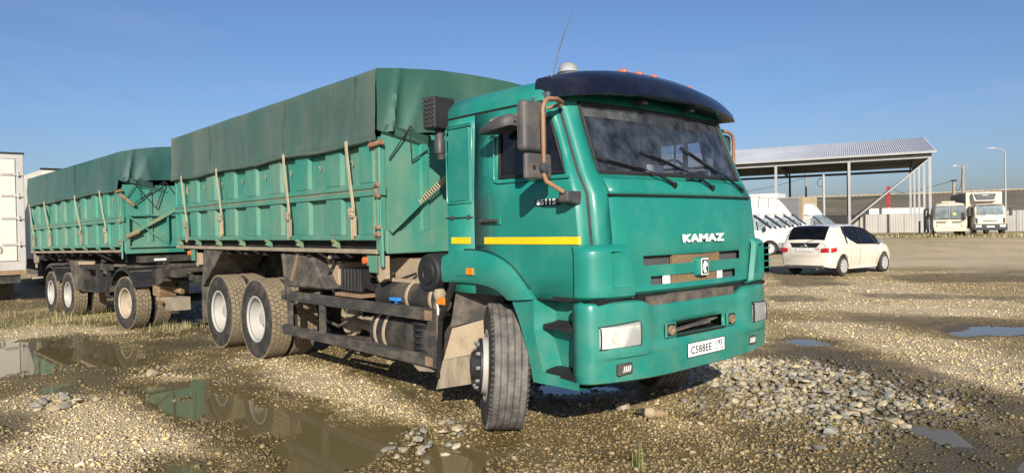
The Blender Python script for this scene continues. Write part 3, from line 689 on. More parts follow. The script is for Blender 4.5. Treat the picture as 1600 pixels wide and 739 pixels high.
    for i in range(3):
        q = i/2; rows.append([(X0-.045-.01*math.sin(y*7)*q, y, lerp(zt+z['crown']*(1-(y/1.25)**2), zh+.05, q)) for y in np.linspace(-1.26, 1.26, 25)])
    MB().grid(rows).build('rear_flap', tarps[0], tp, smooth=60)
    for sg in (-1, 1):
        MB().tube([(lerp(X0-.04, X1-.08, j/40), sg*(1.272+.006*math.sin(j*1.3)), zh + .006 + .012*math.sin(lerp(X0-.04, X1-.08, j/40)*3.1)) for j in range(41)], .021, 8).build('tarp_hem', 'seam', tp, smooth=60)
        for xs in seams:
            MB().box(xs-.028, xs+.028, min(sg*1.268, sg*1.278), max(sg*1.268, sg*1.278), zh+.05, zt-.03).build('tarp_seam', 'seam', tp)
        # straps with buckles
        for k, (xa, xb, zb_) in enumerate(straps):
            ya, yb = sg*1.298, sg*1.268; b = MB()
            pts = [(xa, ya, zh+.05), (xa+.008, ya, zh-.05), (lerp(xa, xb, .35), sg*1.275, lerp(zh, zb_, .45)), (xb, yb, zb_+.20)]
            for p, q in zip(pts[:-1], pts[1:]): b.beam(p, q, .010, .042, up=(1, 0, 0))
            s = b.build('tarp_strap', strapm if k else 'strapy' if strapm == 'strap_t' else 'strap', root)
            MB().box(xb-.035, xb+.035, min(yb, sg*1.31), max(yb, sg*1.31), zb_+.10, zb_+.20).box(xb-.028, xb-.008, min(sg*1.25, sg*1.29), max(sg*1.25, sg*1.29), zb_-.12, zb_+.10).box(xb+.012, xb+.030, min(sg*1.25, sg*1.285), max(sg*1.25, sg*1.285), zb_-.09, zb_+.12).tube([(xb-.05, sg*1.30, zb_+.17), (xb+.05, sg*1.30, zb_+.17)], .016, 6).tube([(xb-.03, sg*1.30, zb_+.12), (xb+.045, sg*1.30, zb_+.12)], .012, 6).build('ratchet_buckle', 'mudcol' if k % 2 else 'rail', s, bevel=.004)
        # end of the tarp pole, hinge gear on the front corner
        MB().tube([(X1-.10, sg*1.275, zh-.035), (X1+.07, sg*1.24, zh-.012)], .027, 10).build('tarp_pole', 'tube', root, smooth=40)
        b = MB(); xq = X1+.012; yq = sg*1.19
        b.tube([(xq-.02, sg*1.25, z['m2']-.02), (xq-.02, sg*1.25, z['low']+.02)], .016, 8).box(xq-.07, xq+.03, min(yq, sg*1.262), max(yq, sg*1.262), z['m1']-.06, z['m1']+.04)
        b.build('latch_rod', 'bed', root, smooth=40)
        b = MB()
        for zz in (z['m1']+.03, z['m1']-.07, z['low']+.12, z['low']+.05): b.tube([(xq-.05, sg*1.258, zz), (xq+.02, sg*1.268, zz+.012)], .024, 8)
        b.tube([(xq-.03, sg*1.262, z['m1']), (xq+.015, sg*1.262, z['m1']-.09)], .02, 6).tube([(X1-.055, sg*1.247, z['top']-.05), (X1-.055, sg*1.247, z['low'])], .006, 5)
        b.build('latch_joint', 'rust', root, smooth=40)
        MB().box(X1-.015, X1+.045, min(sg*1.215, sg*1.245), max(sg*1.215, sg*1.245), z['rail']-.13, z['low']+.13).build('latch_plate', 'bed', root, bevel=.012)
        # tension bar with a spring across the front wall
        xs = X1+.07
        if tension: MB().beam((xs, sg*1.17, z['low']+.09), (xs+.02, sg*.80, lerp(z['low'], z['top'], .42)), .018, .055).build('tension_bar', 'bed', root)
        b = MB(); a = Vector((xs+.01, sg*.84, lerp(z['low'], z['top'], .38))); c = Vector((xs+.04, sg*.50, lerp(z['low'], z['top'], .66)))
        d = (c-a); e1 = d.cross(Vector((1, 0, 0))).normalized(); e2 = Vector((1, 0, 0))
        b.tube([a + d*(t/96) + (e1*math.cos(t*.95)+e2*math.sin(t*.95))*.028 for t in range(97)], .008, 5)
        if tension: b.build('spring', 'strap', root, smooth=60)
        b = MB()
        g = Vector((X1+.06, sg*.92, z['flap']+.05))
        b.tube([g, (X1+.03, sg*1.14, z['top']-.17)], .007, 5).tube([g, (X1+.03, sg*.88, z['top']-.18)], .005, 5).tube([(X1+.05, sg*.70, z['top']-.06), (X1+.03, sg*.88, z['top']-.18)], .007, 5)
        b.build('tarp_rope', 'black', root, smooth=60)
        MB().lathe([(.026, 0), (.026, .012), (.012, .012)], 12, (X1+.075, sg*.92, z['flap']+.055), 'x').build('eyelet', 'steel', tp, smooth=40)
        MB().hexa([(X1+.005, sg*1.2, z['flap']-.02), (X1+.005, sg*.68, z['flap']-.12), (X1+.03, sg*.66, z['flap']-.10), (X1+.03, sg*1.2, z['flap']), (X1+.005, sg*1.2, z['flap']+.06), (X1+.005, sg*.70, z['flap']-.03), (X1+.09, sg*.68, z['flap']-.02), (X1+.05, sg*1.18, z['flap']+.07)]).build('tarp_fold', tarps[1], tp)
    return tp

# ------------------------------------------------------------------ the green tipper truck
truck = empty('dump_truck'); tag(truck, 'large green tipper truck with a navy sun visor and covered ribbed body', 'truck')
ribs = [(-7.58, -7.39), (-6.99, -6.67), (-6.25, -5.93), (-5.52, -5.18), (-4.78, -4.44), (-4.03, -3.71), (-3.30, -2.98), (-2.57, -2.24), (-1.86, -1.60)]
make_bed(truck, -7.75, -1.5, dict(rail=1.40, low=1.53, m0=1.962, m1=2.026, m2=2.09, top=2.485, tarp=3.175, crown=.085, flap=2.575), ribs,
         [(-7.23, -7.10, 1.62), (-5.70, -5.62, 1.70), (-3.50, -3.44, 1.66), (-2.02, -1.95, 1.66)], ('tarp', 'tarpf'), 'strap', (-6.0, -3.55, -1.85))

# cab shell as one grid of plan rings, cut into shell, doors and roof
ZR = [1.10, 1.30, 1.50, 1.70, 1.86, 2.02, 2.16, 2.30, 2.44, 2.55, 2.567, 2.64, 2.70, 2.745, 2.765]
xe = lambda q: interp(q, [1.10, 1.5, 1.86, 2.02, 2.55, 2.64, 2.70, 2.765], [1.13, 1.135, 1.10, 1.012, .805, .76, .70, .52])
xc = lambda q: interp(q, [1.10, 1.5, 1.86, 2.02, 2.55, 2.64, 2.70, 2.765], [1.20, 1.20, 1.14, 1.08, .845, .80, .73, .55])
sy = lambda q: interp(q, [1.1, 1.9, 2.55, 2.567, 2.64, 2.70, 2.745, 2.765], [1, 1, .978, .985, .975, .93, .86, .80])
xr = lambda q: interp(q, [1.1, 2.6, 2.70, 2.765], [-.54, -.54, -.50, -.40])
def front_x(y, q): return xc(q) - (xc(q)-xe(q))*interp(abs(y), [0, .33, .66, .945, 1.2], [0, .12, .47, 1, 1.3])
def cab_cols(q):
    e = xe(q); s = sy(q); r = xr(q)
    c = [(front_x(0, q), 0), (front_x(.33, q), .33), (front_x(.66, q), .66), (e, .945), (e-.018, 1.035), (e-.048, 1.10), (e-.063, 1.115), (e-.125, 1.165), (lerp(e-.125, .215, .5), 1.198), (.215, 1.203), (-.085, 1.205), (-.10, 1.205), (-.47, 1.198), (r, 1.13), (r-.005, .6), (r-.005, 0)]
    return [(x, y*s) for x, y in c]
rows = []
for q in ZR:
    c = cab_cols(q); d_ = list(c); d_[9] = (.0, d_[9][1])
    rows.append([(x, -y, q) for x, y in reversed(c)] + [(x, y, q) for x, y in d_[1:]])
def cell(i, J):
    j = 14-J if J < 15 else J-15                 # half-ring cell index (between column j and j+1)
    lo = ZR[i]
    if i >= 10: return 'roof'
    if i == 9: return 'seal' if j >= 5 else 'shell'
    if 5 <= i <= 8 and j <= 2: return 'hole'
    if i <= 3 and j <= 2: return 'behind'
    if 5 <= i <= 7 and j in (7, 8): return 'hole'
    if j in (5, 10): return 'seal'
    if 6 <= j <= 9: return 'doorR' if J < 15 else 'doorL'
    return 'shell'
def cabpart(kinds, name, mats, parent, **kw):
    return MB().grid(rows, skip=lambda i, J: cell(i, J) not in kinds).build(name, mats, parent, smooth=32, **kw)
cab = cabpart(('shell',), 'cab', 'paint', truck, solid=.02)
cabpart(('seal',), 'door_seal', 'rubberseal', cab)
roof = MB().grid(rows, skip=lambda i, J: cell(i, J) != 'roof')
top = rows[-1]; n0 = len(top)
roof.add([(.42*(p[0]/.52 if p[0] > 0 else 1)+(.0 if p[0] > 0 else p[0]+.02), p[1]*.6, 2.80) for p in top] + list(top) + [(.1, 0, 2.81)], [(k, k+1, n0+k+1, n0+k) for k in range(n0-1)] + [(k+1, k, 2*n0) for k in range(n0-1)])
roof = roof.build('roof', 'paint', truck, smooth=50)
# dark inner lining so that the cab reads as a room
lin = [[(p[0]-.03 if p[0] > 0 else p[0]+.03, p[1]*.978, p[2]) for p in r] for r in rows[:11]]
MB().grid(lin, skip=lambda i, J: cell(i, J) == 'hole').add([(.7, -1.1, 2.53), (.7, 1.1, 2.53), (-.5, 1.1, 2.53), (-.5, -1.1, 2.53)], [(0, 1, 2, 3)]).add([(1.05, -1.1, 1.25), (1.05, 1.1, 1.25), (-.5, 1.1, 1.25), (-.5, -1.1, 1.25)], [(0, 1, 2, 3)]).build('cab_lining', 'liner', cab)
def rim_path(js, i0, i1, off=0.):                # outline of an opening in the ring grid
    t = [rows[i1][k] for k in js]; bt = [rows[i0][k] for k in js]
    lf = [rows[k][js[0]] for k in range(i0+1, i1)]; rt = [rows[k][js[-1]] for k in range(i0+1, i1)]
    return bt + rt + t[::-1] + lf[::-1] + [bt[0]]
# windscreen
ws = [[(p[0]-.006, p[1], p[2]) for p in rows[i][12:19]] for i in range(5, 10)]
wsg = MB().grid(ws).build('windscreen', 'glass', truck, smooth=60)
MB().tube(rim_path(list(range(12, 19)), 5, 9), .017, 6).build('windscreen_rubber', 'rubberseal', wsg, smooth=60)
MB().grid([[(front_x(y, q)-.03, y, q) for y in np.linspace(-.92, .92, 13)] for q in (2.455+.0, 2.50, 2.545)]).build('grubby_fringe', 'visorstrip', wsg)
for side, js, J in (('R', [6, 7, 8], 'doorR'), ('L', [22, 23, 24], 'doorL')):
    d = cabpart((J,), 'door', 'paint', truck, solid=.02)
    sg = -1 if side == 'R' else 1
    gl = MB().grid([[(p[0], p[1]-sg*.008, p[2]) for p in rows[i][js[0]:js[-1]+1]] for i in range(5, 9)]).build('door_window', 'sideglass', d)
    MB().tube(rim_path(js, 5, 8), .013, 6).build('window_rubber', 'rubberseal', d, smooth=60)
    MB().beam((.66 if sg < 0 else .30, sg*1.19, 2.02), (.60 if sg < 0 else .30, sg*1.185, 2.44), .02, .02 if sg < 0 else .05).build('window_bar', 'black', d)
    yq = sg*1.207
    MB().box(.085, .235, min(yq, sg*1.214), max(yq, sg*1.214), 1.655, 1.715).build('handle_recess', 'paint', d, bevel=.004)
    MB().tube([(.0, sg*1.232, 1.685), (.05, sg*1.236, 1.688), (.215, sg*1.232, 1.69)], .015, 8).lathe([(.026, 0), (.026, sg*.02), (.001, sg*.02)], 12, (.01, sg*1.207, 1.685)).build('door_handle', 'grey', d, smooth=40)
    if side == 'R':
        st = []
        for q in (1.505, 1.558): st.append([(x, -(interp(x, [-.09, .215, .63, 1.01, 1.072], [1.205, 1.203, 1.198, 1.165, 1.115])+.006), q) for x in sorted(list(np.linspace(.03, 1.025, 24)) + [.215, .63, 1.008])])
        MB().grid(st).build('reflective_strip', 'yellow', d)
        pl = [[(x, -(interp(x, [-.09, .215, .62, .99, 1.05], [1.205, 1.203, 1.198, 1.165, 1.115])+.006), q) for x in np.linspace(.62, .86, 5)] for q in (1.785, 1.835)]
        MB().grid(pl).build('badge', 'rubberseal', d)
        lettering('badge_number', '65115', .056, (.735, -1.207, 1.81), (PI/2, 0, rad(2)), 'lettering', d, .0016, 1.25, 1.12)
    # press lines on the door skin
    MB().tube([(x, sg*(interp(x, [-.09, .215, .63, .92], [1.205, 1.203, 1.198, 1.168])), q) for x, q in ((.93, 1.985), (.60, 1.985), (.21, 1.98), (.165, 1.99), (.155, 2.03), (.165, 2.40), (.19, 2.48))], .010, 6).build('press_line', 'paint', d, smooth=60)
    # panel behind the door
    b = MB(); y0 = sg*1.2025; b.box(-.43, -.15, min(y0, sg*1.2085), max(y0, sg*1.2085), 1.86, 2.46)
    sp = b.build('sleeper_panel', 'paint', truck, bevel=.004)
    ol = [(-.45, 1.84), (-.13, 1.84), (-.115, 1.86), (-.115, 2.46), (-.135, 2.49), (-.44, 2.49), (-.465, 2.46), (-.465, 1.87), (-.45, 1.84)]
    MB().tube([(x, sg*1.203, q) for x, q in ol], .007, 6).build('panel_bead', 'paint', sp, smooth=60)
    MB().box(-.49, -.115, min(sg*1.2, sg*1.2065), max(sg*1.2, sg*1.2065), 1.715, 1.727).build('panel_joint', 'rubberseal', truck)
    MB().box(-.41, -.37, min(sg*1.2, sg*1.214), max(sg*1.2, sg*1.214), 1.71, 1.742).box(-.19, -.15, min(sg*1.2, sg*1.214), max(sg*1.2, sg*1.214), 1.71, 1.742).build('panel_hinge', 'grey', truck)
    MB().box(-.41, -.155, min(sg*1.2, sg*1.2075), max(sg*1.2, sg*1.2075), 1.505, 1.558).build('reflective_strip', 'yellow', truck)
    # lower rear corner trimmed by a slanting dark edge
    # wheel-arch fender
    inner = [(-.50, 1.185), (-.30, 1.195), (-.10, 1.195), (.08, 1.18), (.22, 1.145), (.33, 1.075)]
    outer = [(-.50, 1.405), (-.33, 1.452), (-.08, 1.460), (.14, 1.435), (.36, 1.345), (.61, 1.10)]
    def rs(P, n=15):
        d_ = [0]
        for a, c in zip(P[:-1], P[1:]): d_.append(d_[-1]+math.hypot(c[0]-a[0], c[1]-a[1]))
        return [(interp(t, d_, [p[0] for p in P]), interp(t, d_, [p[1] for p in P])) for t in np.linspace(0, d_[-1], n)]
    I, O = rs(inner), rs(outer)
    # smooth both arcs once
    def sm(P): return [P[0]] + [((P[k-1][0]+2*P[k][0]+P[k+1][0])/4, (P[k-1][1]+2*P[k][1]+P[k+1][1])/4) for k in range(1, len(P)-1)] + [P[-1]]
    I, O = sm(sm(I)), sm(sm(O))
    mk = lambda t, y: [(lerp(a[0], c[0], t), sg*y, lerp(a[1], c[1], t)) for a, c in zip(I, O)]
    fr = [mk(-.02, .72), mk(-.03, 1.10), mk(-.03, 1.235), mk(.06, 1.25), mk(.5, 1.258), mk(.90, 1.248), mk(.985, 1.232), mk(1., 1.17)]
    fe = MB().grid(fr).build('wheel_fender', 'paint', truck, smooth=40)
    MB().add([r[0] for r in fr], [tuple(range(len(fr)))]).build('fender_end', 'paint', fe)
    MB().tube([(a[0], sg*1.2075, a[1]+.004) for a in O[3:-1]], .0045, 5).build('fender_gap', 'rubberseal', fe)
    MB().tube([(.62, sg*1.203, 1.103), (.95, sg*1.18, 1.103)], .006, 5).build('door_gap', 'rubberseal', d)
    MB().tube([(-.075, sg*1.2075, 1.47), (-.075, sg*1.2075, 1.49), (.0, sg*1.2075, 1.48)], .003, 4).build('sill_gap', 'rubberseal', d)
    MB().box(-.145, -.055, min(sg*1.25, sg*1.272), max(sg*1.25, sg*1.272), 1.255, 1.31).build('side_indicator', 'amber', fe, bevel=.006)
    MB().box(-.30, -.04, min(sg*1.252, sg*1.2585), max(sg*1.252, sg*1.2585), 1.245, 1.318).build('indicator_pad', 'paint', fe, bevel=.01)
    # step well in front of the wheel
    ax = lambda q: interp(q, [.48, .62, .80, .95, 1.08], [.575, .545, .48, .42, .345])
    zz = [.485, .52, .562, .575, .70, .86, .905, .918, 1.02, 1.085, 1.10]
    def yprof(q, c):
        if c == 0: return 1.17
        if c in (1, 2): return 1.225
        led = 1.205 if q < .565 else 1.10 if .86 <= q <= .91 else 1.05
        return 1.21 if c == 3 else led
    sw = []
    for q in zz:
        a = ax(q); sw.append([(a-.005, sg*1.0, q), (a, sg*1.17, q), (a+.012, sg*1.225, q), (max(a+.13, .60), sg*1.222, q), (max(a+.165, .665), sg*(yprof(q, 4)), q), (1.0, sg*yprof(q, 4), q), (1.035, sg*1.21, q)])
    stp = MB().grid(sw).build('step_well', 'paint', truck, smooth=45)
    MB().add([sw[0][1], sw[0][3], sw[0][6], (1.03, sg*.9, .485), (.58, sg*.9, .485)], [(0, 1, 2, 3, 4)]).build('step_floor', 'paint', stp)
    for (zs, yo, x0) in ((.905, 1.215, .66), (.565, 1.218, .64)):
        b = MB(); b.hexa([(x0+.04, sg*1.05, zs-.03), (1.0, sg*1.05, zs-.03), (1.0, sg*yo, zs-.018), (x0, sg*(yo-.03), zs-.018), (x0+.04, sg*1.05, zs+.03), (1.0, sg*1.05, zs+.03), (1.0, sg*yo, zs+.012), (x0, sg*(yo-.03), zs+.012)])
        for k in range(9):
            x = x0+.05+k*.035; b.hexa([(x, sg*1.07, zs+.029), (x+.018, sg*1.07, zs+.029), (x+.034, sg*(yo-.012), zs+.010), (x+.016, sg*(yo-.012), zs+.010), (x, sg*1.07, zs+.038), (x+.018, sg*1.07, zs+.038), (x+.034, sg*(yo-.012), zs+.022), (x+.016, sg*(yo-.012), zs+.022)])
        b.build('step_tread', 'black', stp)
    MB().beam((.64, sg*1.165, 1.115), (1.03, sg*1.15, 1.115), .05, .022).build('sill_gap', 'rubberseal', truck)

# hood panel with the grille slots
HY = [-.95, -.90, -.80, -.66, -.58, -.34, 0, .34, .58, .66, .80, .90, .95]
HZ = [1.125, 1.15, 1.188, 1.252, 1.335, 1.405, 1.445, 1.56, 1.72, 1.83, 1.845]
hp = []
for i, q in enumerate(HZ):
    e = -.03 if i in (0, len(HZ)-1) else 0
    hp.append([(front_x(y, q)+.026+e+(-.022 if abs(y) > .94 else 0) - (.012 if i in (2, 3, 4, 5) and abs(y) < .67 else 0), y, q) for y in HY])
hood = MB().grid(hp, skip=lambda i, j: (i == 2 and 4 <= j <= 7) or (i == 4 and 3 <= j <= 8)).build('hood_panel', 'paint', truck, smooth=30)
b = MB(); b.tube([(front_x(y, 1.853)+.012, y, 1.853) for y in np.linspace(-.96, .96, 25)], .009, 6); b.build('hood_seam', 'rubberseal', truck)
up = [[(front_x(y, q)+.018-(.016 if q > 1.97 else 0), y, q) for y in np.linspace(-.94, .94, 15)] for q in (1.862, 1.90, 1.965, 1.985)]
MB().grid(up).build('cowl_panel', 'paint', truck, smooth=40, solid=.02)
b = MB(); b.box(1.04, 1.06, -.93, .93, 1.12, 1.84).box(1.10, 1.125, -.70, .70, 1.16, 1.44); b.build('grille_recess', 'ink', hood)
gz = MB()
for k in range(9): gz.box(1.13, 1.137, -.64, -.34, 1.345+k*.006, 1.348+k*.006).box(1.13, 1.137, .33, .64, 1.345+k*.006, 1.348+k*.006)
gz.build('grille_mesh', 'black', hood)
for q0, q1, y0, y1 in ((1.338, 1.402, -.325, .325), (1.193, 1.252, -.335, .29)):
    MB().box(1.176, 1.198, y0, y1, q0-.012, q1+.012).build('grille_board', 'board', hood)
for y0, y1 in ((-.43, -.35), (.30, .375)): MB().box(1.176, 1.196, y0, y1, 1.185, 1.258).build('grille_clip', 'lettering', hood, bevel=.004)
eb = MB().hexa([(1.18, -.055, 1.215), (1.18, .125, 1.215), (1.18, .125, 1.375), (1.18, -.055, 1.375), (1.245, -.035, 1.232), (1.245, .105, 1.232), (1.245, .105, 1.36), (1.245, -.035, 1.36)]).build('emblem_boss', 'paint', hood, bevel=.016, seg=3)
MB().box(1.2455, 1.250, -.012, .082, 1.232, 1.362).build('emblem_frame', 'lettering', eb, bevel=.0)
MB().box(1.2505, 1.253, -.004, .074, 1.242, 1.352).build('emblem_field', 'ink', eb)
hs = [(.018, 1.250), (.052, 1.250), (.050, 1.262), (.040, 1.275), (.040, 1.292), (.055, 1.300), (.066, 1.300), (.068, 1.312), (.058, 1.326), (.046, 1.338), (.030, 1.344), (.014, 1.330), (.006, 1.306), (.006, 1.275)]
MB().prism([(1.2535, y, q) for y, q in hs], (.002, 0, 0)).build('horse_head', 'lettering', eb)
lettering('maker_name', 'KAMAZ', .079, (front_x(0, 1.515)+.034, .05, 1.52), (PI/2, 0, PI/2), 'platew', hood, .0045, 2.05, 1.06, .0022)
# corner deflectors
for sg in (-1, 1):
    pl = [(1.0, 1.207), (1.06, 1.206), (1.118, 1.178), (1.158, 1.13), (1.186, 1.07), (1.198, 1.034), (1.199, 1.027), (1.205, .99), (1.212, .95), (1.218, .91), (1.223, .87), (1.226, .81), (1.19, .785)]
    rr = []
    for q, ins in ((1.115, .045), (1.135, .006), (1.16, .0), (1.195, 0), (1.199, 0), (1.30, 0.), (1.40, .0), (1.446, .002), (1.450, .003), (1.47, .014), (1.49, .045), (1.50, .085)):
        nar = interp(q, [1.12, 1.5], [0, .16]); row = []
        yr = interp(q, [1.2, 1.445], [.835, .93])
        for k, (x, y) in enumerate(pl):
            yy = y if y > 1.04 else 1.04 - (1.04-y)*(1-nar*1.9)
            d = .036*min(1, max(0, (yy-yr)/.09)) if 1.197 < q < 1.448 and 6 <= k <= 11 else 0
            row.append((x-ins*.8-d, sg*(yy-ins*(.5 if k < 4 else .1)), q))
        rr.append(row)
    df = MB().grid(rr).build('corner_deflector', 'paint', truck, smooth=30)
    if sg > 0:
        b = MB(); b.box(1.06, 1.15, 1.19, 1.2285, 1.19, 1.45); b.build('vent_opening', 'ink', df)
        for k in range(4): MB().beam((1.155, 1.185, 1.23+k*.058), (1.145, 1.2295, 1.232+k*.058), .02, .008).build('vent_slat', 'paint', df)
    MB().box(1.0, 1.16, min(sg*.79, sg*1.13), max(sg*.79, sg*1.13), 1.085, 1.118).build('deflector_gap', 'ink', df)
    if sg > 0:
        b = MB(); b.box(1.06, 1.15, 1.19, 1.2285, 1.19, 1.45); b.build('vent_opening', 'ink', df)
        b = MB()
        for k in range(4): b.beam((1.16, 1.125, 1.23+k*.058), (1.165, 1.228, 1.235+k*.058), .02, .008)
        b.build('vent_slat', 'paint', df)
# bumper
BY = [1.212, 1.21, 1.195, 1.165, 1.137, 1.05, .92, .77, .70, .64, .595, .50, .34, .17, 0]
BX = [.98, 1.05, 1.105, 1.135, 1.148, 1.180, 1.208, 1.225, 1.231, 1.234, 1.235, 1.236, 1.238, 1.239, 1.239]
fxb = lambda y: float(np.interp(-abs(y), [-v for v in BY], BX))
BZ = [(.515, -.08), (.519, -.022), (.530, -.006), (.60, 0), (.68, .004), (.692, .004), (.706, .005), (.735, .006), (.765, .006), (.80, .004), (.895, .002), (.945, .0), (.985, .0), (1.03, -.002), (1.066, -.006), (1.084, -.014), (1.093, -.032), (1.095, -.13)]
ys = [-v for v in BY] + BY[::-1][1:]
bz = []
for q, dx in BZ:
    row = []
    for y in ys:
        a = abs(y); ztop = interp(a, [.60, .72], [-.05, 0]); qq = q + (ztop*(q-.9)/.19 if q > .9 else 0)
        if q < .535: qq += .02*sstep(.3, 1.2, a) - .01
        w_ = min(1, max(0, (fxb(y)-.98)/.2)); yy = y
        if a > 1.13: yy = y*(1 - max(0, -dx)*.45)
        cen = -.024*float(sstep(.655, .60, a)*sstep(.74, .79, q)) + .010*float(sstep(.69, .71, q)*sstep(.775, .755, q)*sstep(1.15, 1.1, a)*sstep(.66, .70, a)) - .012*float(sstep(.70, .69, q)*sstep(.55, .6, q)*sstep(.68, .74, a)*sstep(1.14, 1.08, a))
        row.append((fxb(y)+dx*w_+cen, yy, qq))
    bz.append(row)
jo = [k for k in range(len(ys)-1) if min(ys[k], ys[k+1]) >= -.341 and max(ys[k], ys[k+1]) <= .341]
bumper = MB().grid(bz, skip=lambda i, j: i == 9 and j in jo).build('bumper', 'paint', truck, smooth=38, solid=.03)
b = MB(); b.box(1.02, 1.04, -.5, .5, .74, 1.0).box(1.04, 1.22, -.36, .36, .775, .796); b.build('towing_recess', 'ink', bumper)
b = MB(); b.beam((1.17, -.30, .815), (1.17, .30, .865), .04, .016).beam((1.12, -.33, .875), (1.12, .33, .875), .05, .03).tube([(1.14, -.05, .82), (1.2, .16, .845)], .014, 8); b.build('towing_bar', 'flapdark', bumper)
b = MB()
for k in range(14): b.box(1.232, 1.246, -.33+k*.047, -.30+k*.047, .785, .80)
b.box(1.228, 1.241, -.335, .335, .783, .797); b.build('step_grip', 'black', bumper)
for sg in (-1, 1):
    yo = sg*.42
    b = MB(); b.box(1.236, 1.2445, yo-.068, yo+.068, .79, .90).build('tow_hook_cover', 'paint', bumper, bevel=.004)
    MB().box(1.2447, 1.2475, yo-.042, yo+.05, .802, .89).build('tow_hook_hole', 'ink', b if hasattr(b, 'name') else bumper)
    MB().lathe([(.036, 0), (.036, .014), (.022, .014), (.020, .002), (.001, .002)], 18, (1.248, yo-.006, .845), 'x').build('tow_eye', 'rust', bumper, smooth=40)
    # headlamp following the bumper corner
    yy = np.linspace(.775, 1.135, 9); rw = []
    for q, o_, s_ in ((.775, .004, 0), (.782, .022, .006), (.86, .026, .006), (.938, .022, .006), (.948, .004, 0)):
        rw.append([(fxb(y)+o_, sg*(y + (.006 if k == 0 else -.006 if k == 8 else 0)), q - .02*(k/8)*(1 if q > .86 else .2) ) for k, y in enumerate(yy)])
    ed = [rw[0][k] for k in range(9)] + [rw[q_][8] for q_ in range(1, 5)] + [rw[4][k] for k in range(7, -1, -1)] + [rw[q_][0] for q_ in range(3, -1, -1)]
    MB().tube(ed, .006, 5).build('headlight_gasket', 'rubberseal', bumper, smooth=60)
    hl = MB().grid(rw).build('headlight', 'lampglass', bumper, smooth=50)
    MB().grid([[(fxb(y)+.0085, sg*y, q) for y in np.linspace(.78, 1.13, 9)] for q in (.78, .86, .925)]).build('reflector', 'lens', hl, smooth=60)
    b = MB()
    for yc, rr_ in ((.87, .05), (1.0, .055)): b.lathe([(rr_, 0), (rr_*.92, .006), (rr_*.5, .002), (.001, .0)], 20, (fxb(yc)+.011, sg*yc, .86), 'x')
    b.build('lamp_bowl', 'lens', hl, smooth=50)
    b = MB()
    for k in range(9):
        y = 1.09+k*.005; b.box(fxb(y)+.010, fxb(y)+.016, min(sg*y, sg*(y+.002)), max(sg*y, sg*(y+.002)), .79, .92)
    b.build('indicator_ribs', 'lettering', hl)
    yc = sg*.925 if sg < 0 else .78
    fg = MB().box(fxb(.93)-.01, fxb(.93)+.016, yc-.075, yc+.075, .583, .662).build('fog_lamp', 'grey', bumper, bevel=.004)
    b = MB(); b.box(fxb(.93)+.0165, fxb(.93)+.018, yc-.05, yc+.05, .596, .65); b.build('fog_lamp_face', 'flapdark', fg)
    b = MB()
    for k in range(4): b.tube([(fxb(.93)+.02, yc-.035+k*.022, .604), (fxb(.93)+.025, yc-.03+k*.022, .625), (fxb(.93)+.02, yc-.022+k*.022, .643)], .0055, 6)
    b.build('fog_lamp_ribs', 'alu', fg, smooth=60)
    
MB().box(1.165, 1.19, -.62, .55, 1.03, 1.105).build('radiator_slat', 'flapdark', truck)
MB().box(1.10, 1.16, -.70, .70, 1.06, 1.12).build('radiator_gap', 'ink', truck)
pr = tag(MB().box(1.2425, 1.2475, -.213, .307, .605, .717).build('licence_plate', 'ink', bumper))
MB().box(1.2478, 1.2486, -.208, .302, .610, .712).build('plate_face', 'platew', pr)
MB().box(1.2488, 1.2492, .142, .145, .610, .712).build('plate_divider', 'ink', pr)
lettering('plate_text', 'C588EE', .083, (1.2489, -.030, .655), (PI/2, 0, PI/2), 'ink', pr, .0012, 1.02, 1.08, .0006)
lettering('plate_region', '193', .064, (1.2489, .222, .674), (PI/2, 0, PI/2), 'ink', pr, .0010, 1.0, 1.0, .0006)
MB().box(1.2488, 1.2494, .245, .285, .628, .636).build('plate_flag', 'red', pr)
lettering('plate_country', 'RUS', .022, (1.2489, .195, .629), (PI/2, 0, PI/2), 'ink', pr, .0002, 1.0, 1.0, .0005)

# sun visor
VY = np.linspace(-1, 1, 25); vr = []
for t in VY:
    a = abs(t); y = t*1.125
    k = a**2.2; kk = a**6
    prof = [(lerp(.86, .74, k)-.0, lerp(2.648, 2.575, k)), (lerp(1.00, .90, k), lerp(2.630, 2.590, k)-.02*k), (lerp(1.03, .91, k), lerp(2.642, 2.596, k)-.02*k), (lerp(1.00, .885, k), lerp(2.70, 2.640, k)), (lerp(.93, .83, k), lerp(2.79, 2.700, k)), (lerp(.80, .76, k), lerp(2.865, 2.745, k)-.01*kk), (lerp(.64, .68, k), lerp(2.893, 2.755, k)-.015*kk), (lerp(.42, .66, k), lerp(2.865, 2.735, k)-.02*kk), (lerp(.25, .655, k), lerp(2.80, 2.595, k))]
    vr.append([(x - (.10*kk if n > 4 else .02*kk), y, q) for n, (x, q) in enumerate(prof)])
visor = MB().grid(vr).build('sun_visor', 'navy', truck, smooth=50)
for t_ in (0, -1): MB().add(vr[t_], [tuple(range(len(vr[0])))]).build('visor_end', 'navy', visor)
for yy in (-.28, -.08, .12, .62):
    a = abs(yy)/1.16; zt = lerp(2.893, 2.755, a**2.2); o = MB()
    o.lathe([(.05, -.012), (.048, .006), (.036, .020), (.014, .026), (.001, .027)], 14, (0, 0, 0), 'z')
    m_ = o.build('marker_lamp', 'markerred', visor, smooth=50); m_.location = (.70, yy, zt-.004); m_.scale = (1.2, .7, .8)
for yy in (-.3, .35): MB().box(.86, .95, yy-.03, yy+.03, 2.585, 2.61).build('visor_bracket', 'black', visor)
o = MB().lathe([(.095, -.06), (.095, -.01), (.085, .0)], 20, (.52, -.72, 2.85), 'z'); bc = o.build('roof_beacon', 'grey', truck, smooth=40)
